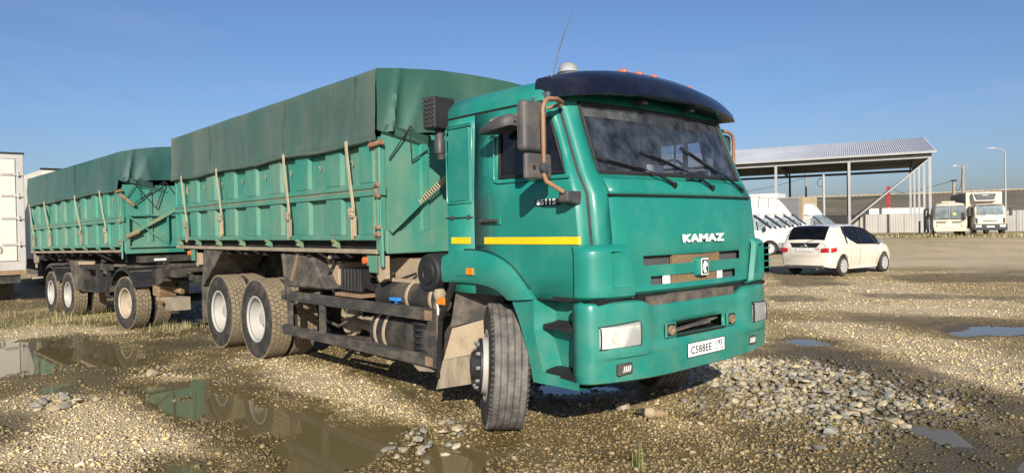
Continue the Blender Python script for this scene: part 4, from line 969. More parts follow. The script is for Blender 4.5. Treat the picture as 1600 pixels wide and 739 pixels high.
MB().lathe([(.083, .0), (.078, .035), (.055, .065), (.02, .08), (.001, .081)], 20, (.52, -.72, 2.85), 'z').build('beacon_dome', 'lampglass', bc, smooth=50)
# aerials
b = MB(); b.tube([(.62, -1.10, 2.66), (.68, -1.08, 2.72)], .022, 8).box(.58, .70, -1.14, -1.06, 2.585, 2.625).tube([(.60, -1.12, 2.60), (.56, -1.16, 2.585)], .016, 6); am = b.build('aerial_mount', 'steel', truck, smooth=40)
MB().tube([(.68, -1.08, 2.72), (.74, -1.02, 3.0), (.80, -.96, 3.22)], [.006, .004, .0025], 6).build('aerial', 'steel', am, smooth=60)


# wipers
for bs, e0, e1, jt in (((1.115, -.20, 1.94), (1.005, -.95, 2.13), (1.085, -.49, 2.05), (1.065, -.62, 2.085)), ((1.115, .33, 1.93), (1.03, -.45, 2.20), (1.10, 0, 2.065), (1.08, -.15, 2.105)), ((1.085, .84, 1.92), (1.005, .09, 2.26), (1.085, .52, 2.065), (1.06, .29, 2.15))):
    f = lambda p, d=.026: (front_x(p[1], p[2])+d, p[1], p[2])
    b = MB(); b.lathe([(.024, -.01), (.022, .03), (.001, .036)], 10, (bs[0]+.01, bs[1], bs[2]), 'x')
    mid = ((jt[0]+bs[0])/2, lerp(bs[1], jt[1], .45), lerp(bs[2], jt[2], .5))
    b.beam((bs[0]+.035, bs[1], bs[2]), f(mid, .06), .022, .014).beam(f(mid, .06), f(jt, .04), .012, .008)
    b.build('wiper_arm', 'ink', truck)
    b = MB(); b.beam(f(e0), f(e1), .014, .022).beam(f([lerp(e0[k], e1[k], .2) for k in range(3)], .042), f([lerp(e0[k], e1[k], .8) for k in range(3)], .042), .012, .010); b.build('wiper_blade', 'black', truck)
b = MB(); b.tube([(1.105, .02, 1.985), (1.135, .02, 2.01), (1.135, .20, 2.01), (1.105, .20, 1.985)], .014, 8); b.build('cowl_grip', 'black', truck, smooth=40)

# mirrors
for sg in (-1, 1):
    X = -.02 if sg < 0 else -.26; dy = 0 if sg < 0 else -.06
    def shell(x0, x1, y0, y1, q0, q1, nm, m, par, bev=.03):
        return MB().box(x0+X, x1+X, min(sg*(y0+dy), sg*(y1+dy)), max(sg*(y0+dy), sg*(y1+dy)), q0, q1).build(nm, m, par, bevel=bev, seg=3)
    b = MB(); b.tube([(.86+X, sg*1.13, 2.525), (.90+X, sg*1.22, 2.535), (.945+X, sg*1.36, 2.515), (.955+X, sg*1.40, 2.49), (.955+X, sg*1.42, 2.44), (.955+X, sg*1.42, 1.985), (.965+X, sg*1.41, 1.945), (1.02+X, sg*1.30, 1.87)], .0165, 10)
    br = b.build('mirror_bracket', 'tube', truck, smooth=60)
    MB().beam((.87+X, sg*1.14, 2.51), (.77+X, sg*1.19, 2.49), .03, .02).build('bracket_brace', 'tube', br)
    MB().hexa([(.95+X, sg*1.17, 1.775), (1.03+X, sg*1.12, 1.775), (1.045+X, sg*1.28, 1.80), (.97+X, sg*1.31, 1.80), (.95+X, sg*1.17, 1.88), (1.035+X, sg*1.12, 1.88), (1.05+X, sg*1.28, 1.88), (.98+X, sg*1.31, 1.872)]).build('bracket_foot', 'grey', br, bevel=.015, seg=2)
    m1 = shell(.81, .90, 1.315 if sg < 0 else 1.36, 1.545, 2.15, 2.505, 'main_mirror', 'mirror_back', truck, .035)
    MB().box(.803+X, .812+X, min(sg*(1.36+dy), sg*(1.52+dy)), max(sg*(1.36+dy), sg*(1.52+dy)), 2.18, 2.48).build('mirror_glass', 'chrome', m1)
    m2 = shell(.90, .945, 1.325 if sg < 0 else 1.40, 1.575, 1.955, 2.135, 'wide_angle_mirror', 'mirror_back', truck, .03)
    MB().lathe([(.036, 0), (.036, .03), (.02, .036), (.001, .036)], 14, (.945+X, sg*1.425, 2.035), 'x').build('mirror_clamp', 'grey', m2, smooth=40)
    MB().box(.945+X, .9475+X, sg*1.50-.016, sg*1.50+.016, 2.02, 2.05).build('mirror_tab', 'black', m2)
# kerb mirror over the door
b = MB()
ks = []
for k, (x, hw, hz) in enumerate(((.155, .01, .008), (.19, .05, .022), (.27, .09, .05), (.39, .11, .07), (.50, .10, .075), (.545, .06, .055), (.55, .01, .01))):
    zc = lerp(2.355, 2.405, (x-.155)/.40); ks.append([(x, -1.33+hw*math.cos(a), zc+hz*max(-.45, math.sin(a))) for a in np.linspace(0, 2*PI, 13)])
km = b.grid(ks).build('kerb_mirror', 'mirror_back', truck, smooth=50)
MB().tube([(.27, -1.33, 2.44), (.30, -1.28, 2.465), (.62, -1.20, 2.475)], .013, 8).build('kerb_mirror_arm', 'tube', km, smooth=50)

# inside the cab
b = MB(); b.hexa([(.62, -1.08, 1.55), (.62, 1.08, 1.55), (1.06, 1.02, 1.6), (1.06, -1.02, 1.6), (.66, -1.08, 1.95), (.66, 1.08, 1.95), (1.0, .98, 2.0), (1.0, -.98, 2.0)]); b.build('dashboard', 'liner', truck, bevel=.03)
for yy in (-.62, .62):
    s = empty('seat', (0, 0, 0), (0, 0, 0), truck)
    MB().box(-.22, .30, yy-.26, yy+.26, 1.55, 1.72).build('seat_cushion', 'seat', s, bevel=.05, seg=2)
    MB().hexa([(-.30, yy-.25, 1.65), (-.30, yy+.25, 1.65), (-.15, yy+.25, 1.65), (-.15, yy-.25, 1.65), (-.42, yy-.22, 2.38), (-.42, yy+.22, 2.38), (-.31, yy+.22, 2.38), (-.31, yy-.22, 2.38)]).build('seat_back', 'seat', s, bevel=.05, seg=2)
b = MB(); b.tube([(.52+.07*math.cos(a)*.6, .62+.24*math.sin(a), 2.02+.20*math.cos(a)) for a in np.linspace(0, 2*PI, 25)], .014, 8).beam((.70, .62, 1.9), (.54, .62, 2.02), .05, .05).beam((.53, .40, 2.02), (.53, .84, 2.02), .02, .03); b.build('steering_wheel', 'black', truck, smooth=50)
MB().box(.80, .81, -.10, .12, 2.0, 2.13).build('dash_paper', 'platew', truck)

# intake stack behind the cab
b = MB(); b.box(-1.0, -.83, -1.06, -.82, 2.545, 2.835); stk = b.build('intake_stack', 'black', truck, bevel=.015, seg=2)
b = MB()
for k in range(3):
    for j in range(7): b.lathe([(.024, 0), (.022, .010), (.012, .012), (.010, -.0)], 10, (-1.13+k*.08, -1.062, 2.585+j*.037), 'y') if False else b.lathe([(.020, 0), (.020, -.014), (.013, -.014), (.012, -.002)], 8, (-.97+k*.055, -1.06, 2.575+j*.040), 'y')
b.build('intake_louvre', 'grey', stk, smooth=40)
b = MB(); b.lathe([(.05, -.16), (.055, -.05), (.045, -.03), (.045, .06)], 14, (-.93, -.93, 2.49), 'z').tube([(-.93, -.93, 2.345), (-.93, -.91, 2.28)], .04, 10).tube([(-.93, -.91, 2.31), (-.56, -.80, 2.31)], .022, 8); b.build('intake_pipe', 'grey', stk, smooth=40)

# chassis and running gear
b = MB()
for sg in (-1, 1): b.box(-7.4, .9, sg*.40-.035, sg*.40+.035, .84, 1.09).box(-7.6, -1.5, sg*.42-.04, sg*.42+.04, 1.10, 1.36)
for x in (.6, -.9, -2.2, -3.5, -4.6, -5.9, -7.3): b.box(x-.05, x+.05, -.40, .40, .88, 1.05)
b.build('chassis_frame', 'dark', truck)
b = MB(); b.box(-.45, .85, -.36, .36, .62, 1.3).box(-1.7, -.45, -.25, .25, .66, 1.05).box(-2.6, -1.55, .5, 1.1, .5, 1.05); b.build('engine', 'darkest', truck, bevel=.05)
MB().tube([(-1.7, 0, .82), (-4.4, 0, .62)], .06, 10).build('drive_shaft', 'dark', truck, smooth=40)
for x in (-4.62, -5.94): MB().lathe([(.001, -.95), (.10, -.95), (.10, -.2), (.17, -.12), (.21, 0), (.17, .12), (.10, .2), (.10, .95), (.001, .95)], 14, (x, .0, .53), 'y').build('axle', 'dark', truck, smooth=40)
MB().tube([(0.06, -.9, .50), (0.06, .9, .50)], .07, 8).build('axle', 'dark', truck, smooth=40)
for sg in (-1, 1):
    b = MB()
    for k in range(6): b.box(-5.6+k*.06-.35, -4.9-k*.06+.35, sg*.55-.045, sg*.55+.045, .74+k*.022, .762+k*.022)
    b.build('leaf_spring', 'dark', truck); b = MB()
    for k in range(4): b.box(-.75+k*.1, .75-k*.1, sg*.43-.045, sg*.43+.045, .62+k*.02, .64+k*.02)
    b.build('leaf_spring', 'dark', truck)
R_ = .52
kb = WheelKit(tyre_mesh('block', R_, .285), rim_mesh(R_, .285, 'dish', ['rim', 'ink', 'rust']))
kf = WheelKit(tyre_mesh('rib', .505, .30), rim_mesh(.505, .30, 'hub', ['rim', 'black', 'steel']))
for x in (-4.62, -5.95):
    for sg in (-1, 1):
        for yy in (1.08, .745): kb.put(truck, (x, sg*yy, R_-.006), left=sg > 0)
kf.put(truck, (0.06, -1.06, .512), (rad(-3.5), 0, rad(-34.5)))
kf.put(truck, (0.06, 1.04, .50), (rad(3.5), 0, rad(-30)), left=True)
# side guard
sg_ = empty('side_guard', (0, 0, 0), (0, 0, 0), truck)
for sg in (-1, 1):
    yq = sg*1.20
    for q in (.875, .467): MB().box(-3.80, -.685, yq-.03, yq+.03, q-.055, q+.055).build('guard_rail', 'guard', sg_, bevel=.006)
    for x, wx in ((-3.62, .035), (-2.80, .04), (-.72, .05)):
        MB().box(x-wx, x+wx, yq-.022*1-.0, yq+.022, .522, .82).build('guard_post', 'guard', sg_)
    MB().box(-.70, -.655, yq-.0295, yq+.06, .415, .93).build('guard_end', 'guard', sg_)
    [MB().beam((x, sg*1.16, .9), (x, sg*.45, .95), .05, .05).build('guard_bracket', 'dark', sg_) for x in (-3.6, -.8)]
MB().prism([(-.62, -1.205, .82), (-.60, -1.205, 1.0), (-.66, -1.205, 1.02), (-.69, -1.205, .96), (-.665, -1.205, .70), (-.64, -1.205, .62)], (0, .02, 0)).build('rusty_hook', 'rust', truck)
# gear between the axles, right side
MB().lathe([(.001, -.02), (.05, -.02), (.055, -.03), (.10, -.03), (.105, -.012), (.155, -.012), (.17, 0), (.175, .03), (.175, .36), (.001, .36)], 32, (-.88, -1.12, 1.235), 'y').build('air_filter', 'black', truck, smooth=35)
MB().lathe([(.045, 0), (.06, -.04), (.035, -.13), (.01, -.16)], 12, (-.70, -1.13, 1.10), 'z').build('filter_drain', 'rail', truck, smooth=40)
b = MB(); b.tube([(-1.80, -.98, .99), (-.82, -.98, .99)], .15, 20); tk = b.build('air_tank', 'dark', truck, smooth=40)
for x in (-1.24, -.86): MB().lathe([(.153, -.025), (.157, -.02), (.157, .02), (.153, .025)], 24, (x, -.98, .99), 'x').build('tank_band', 'mudcol', tk, smooth=60)
MB().lathe([(.03, 0), (.03, .045), (.025, .05), (.001, .05)], 12, (-1.40, -1.12, .93), 'z').box(-1.47, -1.33, -1.17, -1.09, .955, .985).build('blue_cap', 'blue', tk)
b = MB(); b.tube([(-1.86, -.93, .62), (-.78, -.93, .62)], .235, 20); t2 = b.build('fuel_tank', 'dark', truck, smooth=40)
for x in (-1.76, -1.60): MB().lathe([(.237, -.022), (.243, -.02), (.243, .02), (.237, .022)], 28, (x, -.93, .62), 'x').build('tank_strap', 'mudcol', t2, smooth=60)
b = MB(); pr_ = []
for k in range(7): pr_ += [(.105, k*.055), (.135, k*.055+.014), (.135, k*.055+.036), (.105, k*.055+.05)]
b.lathe(pr_, 22, (-1.0, -1.06, .47), 'z'); b.build('bellows', 'black', truck, smooth=35)
MB().box(-1.75, -.75, -1.14, -.75, .845, .862).build('tank_shelf', 'rust', truck)
b = MB(); b.box(-2.60, -2.18, -1.08, -.72, .98, 1.22)
for k in range(6): b.box(-2.58+k*.07, -2.555+k*.07, -1.092, -.72, .985, 1.225)
b.build('battery_cover', 'black', truck, bevel=.02, seg=2)
MB().box(-2.65, -2.1, -1.12, -.62, .93, .965).build('battery_tray', 'rust', truck)
b = MB(); b.box(-3.16, -2.72, -1.03, -.5, 1.02, 1.28); b.build('toolbox', 'mudcol', truck, bevel=.03, seg=2)
b = MB(); b.beam((-2.0, -.7, 1.22), (-.9, -.72, 1.2), .3, .26).beam((-1.9, -1.02, 1.13), (-1.0, -1.02, 1.13), .05, .05); b.build('muddy_member', 'mudcol', truck)
b = MB(); b.lathe([(.22, 0), (.22, .05), (.16, .06), (.15, .02), (.001, .02)], 24, (-3.0, -.75, .62), 'y').lathe([(.05, -.2), (.05, .2)], 10, (-2.5, -.7, .62), 'x').tube([(-3.4, -.6, .55), (-2.9, -.75, .6), (-2.4, -.7, .5)], .05, 8); b.build('hand_wheel', 'rail', truck, smooth=40)
# mudguards
b = MB(); b.hexa([(-3.66, -1.21, .98), (-3.66, -.55, .98), (-2.72, -.55, .99), (-2.72, -1.19, .99), (-3.86, -1.21, 1.375), (-3.86, -.55, 1.375), (-3.06, -.55, 1.345), (-3.06, -1.19, 1.345)]).build('rear_mudguard', 'flapdark', truck, bevel=.02)
b = MB(); b.beam((-3.75, -1.20, 1.37), (-3.66, -1.20, .80), .06, .02); b.build('mudguard_edge', 'flapdark', truck)
MB().beam((-3.35, -1.215, 1.36), (-3.52, -1.218, 1.06), .02, .035).build('mudguard_stay', 'rust', truck)
MB().beam((-2.95, -1.0, 1.36), (-3.15, -1.05, 1.08), .03, .04).build('mudguard_stay', 'mudcol', truck)
MB().hexa([(-6.62, -1.22, .85), (-6.62, -.55, .85), (-6.58, -.55, .85), (-6.58, -1.22, .85), (-6.52, -1.22, 1.40), (-6.52, -.55, 1.40), (-5.75, -.55, 1.40), (-5.75, -1.22, 1.38)]).build('rear_mudguard', 'flapdark', truck, bevel=.01)
MB().box(-6.64, -6.62, -1.22, -.6, .32, .95).build('mud_flap', 'flapdark', truck)
MB().hexa([(-.64, -1.22, .24), (-.20, -1.0, .34), (-.19, -1.02, .34), (-.63, -1.24, .24), (-.56, -1.20, .50), (-.15, -1.0, .60), (-.14, -1.02, .60), (-.55, -1.22, .50)]).build('mud_flap', 'flap', truck)
MB().hexa([(-.55, -1.20, .505), (-.14, -1.0, .61), (-.13, -1.02, .61), (-.54, -1.22, .505), (-.47, -1.16, .78), (-.10, -.96, .90), (-.09, -.98, .90), (-.46, -1.18, .78)]).build('mud_flap_board', 'mudcol', truck)
MB().hexa([(-.48, -1.17, .79), (-.10, -.96, .90), (-.09, -.98, .90), (-.47, -1.19, .79), (-.42, -1.15, 1.1), (0.0, -.90, 1.15), (.01, -.92, 1.15), (-.41, -1.17, 1.1)]).build('inner_guard', 'flapdark', truck)
MB().beam((-.60, -1.235, .34), (-.555, -1.235, .86), .03, .03).beam((-.555, -1.235, .86), (-.36, -1.235, 1.17), .03, .05).build('fender_stay', 'black', truck)
MB().box(-.56, -.46, -1.262, -1.235, .985, 1.045).build('side_marker', 'amber', truck, bevel=.005)
MB().box(-.17, -.165, -.9, .9, .55, 1.2).build('inner_splash', 'darkest', truck)
# hoses and small fittings under the body
for pts, rr_, m_ in (([(-2.1, -.8, 1.2), (-2.0, -1.0, 1.02), (-1.9, -1.04, .8), (-2.0, -.9, .6)], .016, 'black'), ([(-1.4, -.9, 1.2), (-1.6, -1.03, 1.12), (-2.1, -1.06, 1.05), (-2.3, -1.0, .9)], .013, 'black'),
        ([(-.66, -1.2, .95), (-.58, -1.245, .98), (-.56, -1.25, .90), (-.62, -1.2, .84)], .008, 'platew'), ([(-3.4, -.9, .9), (-3.2, -1.0, .62), (-2.9, -.95, .55), (-2.5, -.9, .72)], .02, 'flapdark'),
        ([(-2.75, -1.05, 1.3), (-2.9, -1.1, 1.1), (-2.7, -1.1, .95)], .014, 'rubberseal'), ([(-.78, -1.0, 1.0), (-.72, -1.12, .80), (-.80, -1.05, .60)], .018, 'rubberseal')):
    MB().tube(pts, rr_, 7).build('hose', m_, truck, smooth=60)
for x, q in ((-3.45, .80), (-3.15, .72), (-2.55, .60), (-2.2, .74)): MB().lathe([(.07, 0), (.08, .02), (.05, .09), (.001, .1)], 10, (x, -.72, q), 'y').build('fitting', 'rail', truck, smooth=40)
MB().beam((-2.9, -1.0, .44), (-1.9, -1.0, .50), .05, .05).build('lower_bracket', 'dark', truck)
MB().prism([(-1.05, -1.2, .40), (-.80, -1.2, .42), (-.74, -1.2, .37), (-.95, -1.2, .35)], (0, .25, 0)).build('drip_tray', 'rail', truck)
MB().box(-.80, -.688, -1.2335, -1.2305, .425, .505).build('rust_patch', 'rust', sg_); MB().box(-.80, -.688, -1.2335, -1.2305, .83, .915).build('rust_patch', 'rust', sg_)
# side lamps on brackets, lower bed bracket
for x, wq in ((-1.66, 0), (-6.95, 0)):
    bb = MB().box(x-.09, x+.09, -1.245, -1.23, 1.285, 1.385).box(x-.05, x+.09, -1.245, -1.23, 1.22, 1.284).build('lamp_bracket', 'bed', truck)
    MB().lathe([(.036, 0), (.036, -.03), (.02, -.036), (.001, -.036)], 14, (x-.10, -1.245, 1.335), 'y').build('side_reflector', 'orange', bb, smooth=40)
    MB().prism([(x+.05, -1.2, 1.38), (x+.16, -1.2, 1.38), (x+.16, -1.2, 1.16), (x+.07, -1.2, 1.12), (x-.02, -1.2, 1.24)], (0, .06, 0)).build('bed_bracket', 'mudcol', truck)
MB().box(-7.9, -7.3, -.5, .5, .86, 1.05).tube([(-7.9, 0, .95), (-8.15, 0, .95)], .06, 10).build('tow_coupling', 'rust', truck)

# ------------------------------------------------------------------ the trailer behind
trailer = empty('drawbar_trailer', (-10.417, -.204, -.115), (0, rad(-.75), rad(4.43)))
tag(trailer, 'green drawbar trailer under a teal tarpaulin, coupled behind the green tipper', 'trailer')
tribs = [(-6.66, -6.50)] + [(-5.98+.735*k-.13, -5.98+.735*k+.13) for k in range(8)] + [(-.28, -.12)]
make_bed(trailer, -6.73, 0., dict(rail=1.42, low=1.52, m0=1.99, m1=2.055, m2=2.12, top=2.595, tarp=3.30, crown=.17, flap=2.76), tribs[:-1] + [(-.30, -.10)],
         [(-6.50, -6.30, 1.68), (-5.10, -4.80, 1.68), (-2.65, -2.38, 1.70), (-1.0, -.76, 1.70)], ('tarpt', 'tarpt'), 'strap', (-5.0, -2.75, -.95), False)
fr = empty('front_ladder', (0, 0, 0), (0, 0, 0), trailer)
for a, c in (((.07, -1.13, 2.12), (.07, -.28, 2.12)), ((.07, -.42, 2.12), (.07, -.42, 1.52)), ((.07, -1.13, 2.10), (.07, -.42, 1.56)), ((.07, -1.13, 2.12), (.07, -1.13, 1.52)), ((.07, -1.13, 1.52), (.07, -.28, 1.52))):
    MB().beam(a, c, .03, .03).build('ladder_bar', 'bed', fr)
MB().beam((.06, -1.15, 1.72), (.10, -.15, 2.30), .05, .06).build('tension_bar', 'bedrust', trailer)
MB().tube([(.08, -1.17, 1.70), (.085, -.95, 1.80)], .035, 8).build('hinge_arm', 'rust', trailer, smooth=40)
MB().tube([(.05, -1.24, 2.50), (.07, -1.02, 2.30)], .03, 8).build('hinge_arm', 'rust', trailer, smooth=40)
b = MB()
for a, c in (((.07, -1.0, 2.70), (.06, -.62, 2.25)), ((.07, -.45, 2.78), (.06, -.62, 2.25)), ((.07, -.45, 2.78), (.06, -.05, 2.2)), ((.07, -.45, 2.78), (.05, -1.05, 2.3)), ((.07, -1.0, 2.70), (.07, -.45, 2.6))): b.tube([a, c], .009, 5)
b.build('tarp_rope', 'black', trailer)
kt = WheelKit(tyre_mesh('hex', .495, .275), rim_mesh(.495, .275, 'dish', ['rimtan', 'ink', 'rust']))
ktr = WheelKit(tyre_mesh('hex', .495, .275), rim_mesh(.495, .275, 'dish', ['rim', 'ink', 'rust']))
for x, kk, rz, wz in ((-.04, kt, rad(5), .475), (-3.62, ktr, 0, .49), (-5.0, ktr, 0, .49)):     # the steered front axle stands turned
    for sg in (-1, 1):
        for yy in (1.10, .715): kk.put(trailer, (x - sg*yy*math.sin(rz), sg*yy*math.cos(rz), wz), (0, 0, rz), left=sg > 0)
b = MB()
for sg in (-1, 1): b.box(-6.6, -.3, sg*.45-.05, sg*.45+.05, 1.14, 1.37).box(-.9, 1.1, sg*.42-.04, sg*.42+.04, .86, 1.0)
for x in (-.5, -2, -3.5, -5.2, -6.5): b.box(x-.05, x+.05, -1.0, 1.0, 1.22, 1.40)
b.box(-.75, .95, -.62, .62, 1.02, 1.10).build('trailer_frame', 'dark', trailer)
MB().lathe([(.55, 1.10), (.58, 1.12), (.58, 1.16), (.55, 1.18)], 28, (.06, 0, 0), 'z').build('turntable', 'dark', trailer, smooth=40)
for x in (-.04, -3.62, -5.0): MB().tube([(x, -.95, .48), (x, .95, .48)], .075, 10).build('axle', 'dark', trailer, smooth=40)
b = MB()
for sg in (-1, 1): b.beam((1.0, sg*.42, .90), (2.15, sg*.03, .92), .09, .12)
b.tube([(2.1, 0, .92), (2.28, 0, .93)], .06, 10); b.build('drawbar', 'dark', trailer)
b = MB(); b.hexa([(.55, -.9, .62), (.85, -.9, .60), (.85, -.6, .60), (.55, -.6, .62), (.55, -.9, .80), (.95, -.9, .78), (.95, -.6, .78), (.55, -.6, .8)]).tube([(.7, -.85, .55), (1.1, -.8, .52)], .06, 8).tube([(.8, -.7, .75), (1.15, -.6, .68)], .05, 8); b.build('brake_gear', 'rust', trailer)
b = MB(); b.box(.75, 1.9, -.98, -.8, .98, 1.10).hexa([(1.0, -1.0, .80), (1.35, -1.0, .9), (1.35, -.7, .9), (1.0, -.7, .8), (.9, -1.0, 1.1), (1.35, -1.0, 1.16), (1.35, -.7, 1.16), (.9, -.7, 1.1)]); b.build('equipment_bracket', 'dark', trailer)
MB().box(1.55, 2.0, -1.05, -.8, .42, .64).build('drawbar_box', 'rail', trailer)
for x0, x1 in ((-.72, .58), (-5.72, -4.45)):
    for sg in (-1, 1):
        b = MB(); n_ = 9; rows_ = []
        for k in range(n_):
            a = PI*(.10+.80*k/(n_-1)); xm = (x0+x1)/2; r_ = (x1-x0)/2
            rows_.append([(xm+r_*1.02*math.cos(a), sg*.58, .62+.52*math.sin(a)), (xm+r_*1.02*math.cos(a), sg*1.22, .62+.52*math.sin(a)), (xm+r_*1.02*math.cos(a), sg*1.235, .60+.49*math.sin(a))])
        b.grid(rows_); mg = b.build('mudguard', 'black', trailer, solid=.012)
        for k in range(5):
            a = PI*(.3+.1*k); MB().box((x0+x1)/2+(x1-x0)/2*math.cos(a)-.02, (x0+x1)/2+(x1-x0)/2*math.cos(a)+.02, min(sg*.6, sg*1.2), max(sg*.6, sg*1.2), .62+.52*math.sin(a)+.015, .62+.52*math.sin(a)+.035).build('mudguard_rib', 'flapdark', mg)
MB().hexa([(-3.02, -1.24, .60), (-3.02, -.6, .60), (-2.98, -.6, .60), (-2.98, -1.24, .60), (-3.45, -1.24, 1.26), (-3.45, -.6, 1.26), (-2.95, -.6, 1.24), (-2.95, -1.24, 1.24)]).build('rear_mudguard', 'flapdark', trailer, bevel=.02)
tb = MB().box(-2.65, -1.55, -1.22, -.75, .60, .92).build('tool_box', 'dark', trailer, bevel=.01)
b = MB()
for k in range(5): b.box(-2.4+k*.14, -2.33+k*.14, -1.228, -1.222, .66, .86)
b.build('tool_box_louvre', 'ink', tb)
b = MB(); b.beam((-2.75, -1.15, 1.13), (-.85, -1.15, 1.13), .06, .12).beam((-2.5, -1.15, .9), (-2.5, -1.15, 1.1), .12, .05).beam((-1.65, -1.15, .9), (-1.65, -1.15, 1.1), .12, .05).beam((-1.3, -1.12, .55), (-1.15, -1.12, 1.1), .06, .06); b.build('side_frame', 'dark', trailer)
MB().beam((-2.9, -1.18, 1.2), (-1.9, -1.18, 1.21), .05, .07).build('side_bar', 'mudcol', trailer)
MB().box(.02, .20, -1.0, .5, 1.22, 1.34).box(.2, .205, -.72, -.58, 1.245, 1.285).build('front_bolster', 'dark', trailer)
MB().box(.206, .21, -.74, -.52, 1.245, 1.285).build('marker_plate', 'platew', trailer)
MB().box(-4.6, -3.4, -1.02, -.9, 1.38, 1.41).build('yellow_bar', 'yellow', trailer)
b = MB(); b.beam((-6.2, -1.1, .82), (-6.45, -1.28, .80), .04, .04).lathe([(.035, 0), (.05, -.03), (.001, -.05)], 10, (-6.5, -1.3, .84), 'y'); b.build('side_lamp_arm', 'rail', trailer)
MB().box(-6.55, -6.42, -1.22, -1.14, 1.18, 1.42).box(-6.52, -6.47, -1.2, -1.16, 1.05, 1.2).build('rear_bracket', 'rail', trailer)
MB().box(-6.76, -6.735, -.9, .9, .78, .98).build('rear_underrun', 'dark', trailer)
# ------------------------------------------------------------------ helpers for road vehicles
CK_ = None
def ring_body(keys, xs, arches=(), zf=.18):
    """keys: rows (x, y1,z1, y2,z2, y3,z3, yb,zb, yw,zw, ye,ze, zc); gives a full ring grid per x"""
    K = np.array(keys); rows = []
    for x in xs:
        v = [np.interp(x, K[:, 0], K[:, c]) for c in range(1, K.shape[1])]
        y1, z1, y2, z2, y3, z3, yb, zb, yw, zw, ye, ze, zc = v
        if keys is CK_: zw, ze, zc = [1+(q-1)*1.07 if q > 1 else q for q in (zw, ze, zc)]
        for (xa, R, zc_) in arches:
            d = abs(x-xa)
            if d < R:
                q = zc_ + math.sqrt(R*R-d*d); z1 = max(z1, q); z2 = max(z2, z1+.03); z3 = max(z3, z2+.03)
        half = [(0, z1), (y1-.12, z1), (y1, z1), (y2, z2), (y3, z3), (yb, zb), (yw, zw), (ye, ze), (ye*.5, lerp(ze, zc, .75)), (0, zc)]
        rows.append([(x, -y, q) for y, q in half] + [(x, y, q) for y, q in reversed(half[:-1])])
    return rows
def side_cell(J): return J if J < 9 else 17-J
def road_wheel(R, w, style):
    b = MB(); h = w/2
    b.lathe([(R*.62, -h*.8), (R*.66, -h), (R*.85, -h*1.05), (R*.96, -h*.9), (R, -h*.7), (R, h*.7), (R*.96, h*.9), (R*.66, h), (R*.6, h*.8)], 32)
    t = b.mesh('tyre', ['tyre'], smooth=40); b = MB()
    b.lathe([(R*.63, -h*.82), (R*.665, -h*1.01), (R*.62, -h*.98), (R*.58, -h*.6), (R*.58, -h*.45), (.001, -h*.45)], 32, mis=[0, 0, 0, 1, 1])
    if style == 'alloy':
        for k in range(10):
            a = 2*PI*k/10; ca, sa = math.cos(a), math.sin(a); ta, tb_ = (-sa*.022, ca*.022), (-sa*.03, ca*.03)
            p = [(R*.14*ca+ta[0], -h*.95, R*.14*sa+ta[1]), (R*.62*ca+tb_[0], -h*.92, R*.62*sa+tb_[1]), (R*.62*ca-tb_[0], -h*.92, R*.62*sa-tb_[1]), (R*.14*ca-ta[0], -h*.95, R*.14*sa-ta[1])]
            b.prism(p, (0, h*.3, 0))
        b.lathe([(R*.2, -h*.6), (R*.2, -h*.97), (.001, -h*1.0)], 16)
    else:
        b.lathe([(R*.55, -h*.6), (R*.48, -h*.85), (R*.25, -h*.75), (R*.2, -h*.95), (.001, -h*.95)], 32)
        for k in range(6):
            a = 2*PI*k/6; b.lathe([(R*.075, -h*.82), (R*.06, -h*.84), (.001, -h*.84)], 8, (R*.41*math.cos(a), 0, R*.41*math.sin(a)), mi=1)
        b.lathe([(R*.09, -h*.97), (.001, -h*1.0)], 10, mi=1)
    return t, b.mesh('rim', ['alu' if style == 'alloy' else 'white', 'ink'], smooth=35)
def add_wheels(root, kit, pts):
    k = WheelKit(*kit)
    for (x, y, R) in pts: k.put(root, (x, y, R), left=y > 0)

# ------------------------------------------------------------------ cream hatchback
car = empty('parked_car', (-5.665, 16.151, 0), (0, 0, rad(84.5))); tag(car, 'cream pearl five-door hatchback with a dusty body and tinted rear window', 'car')
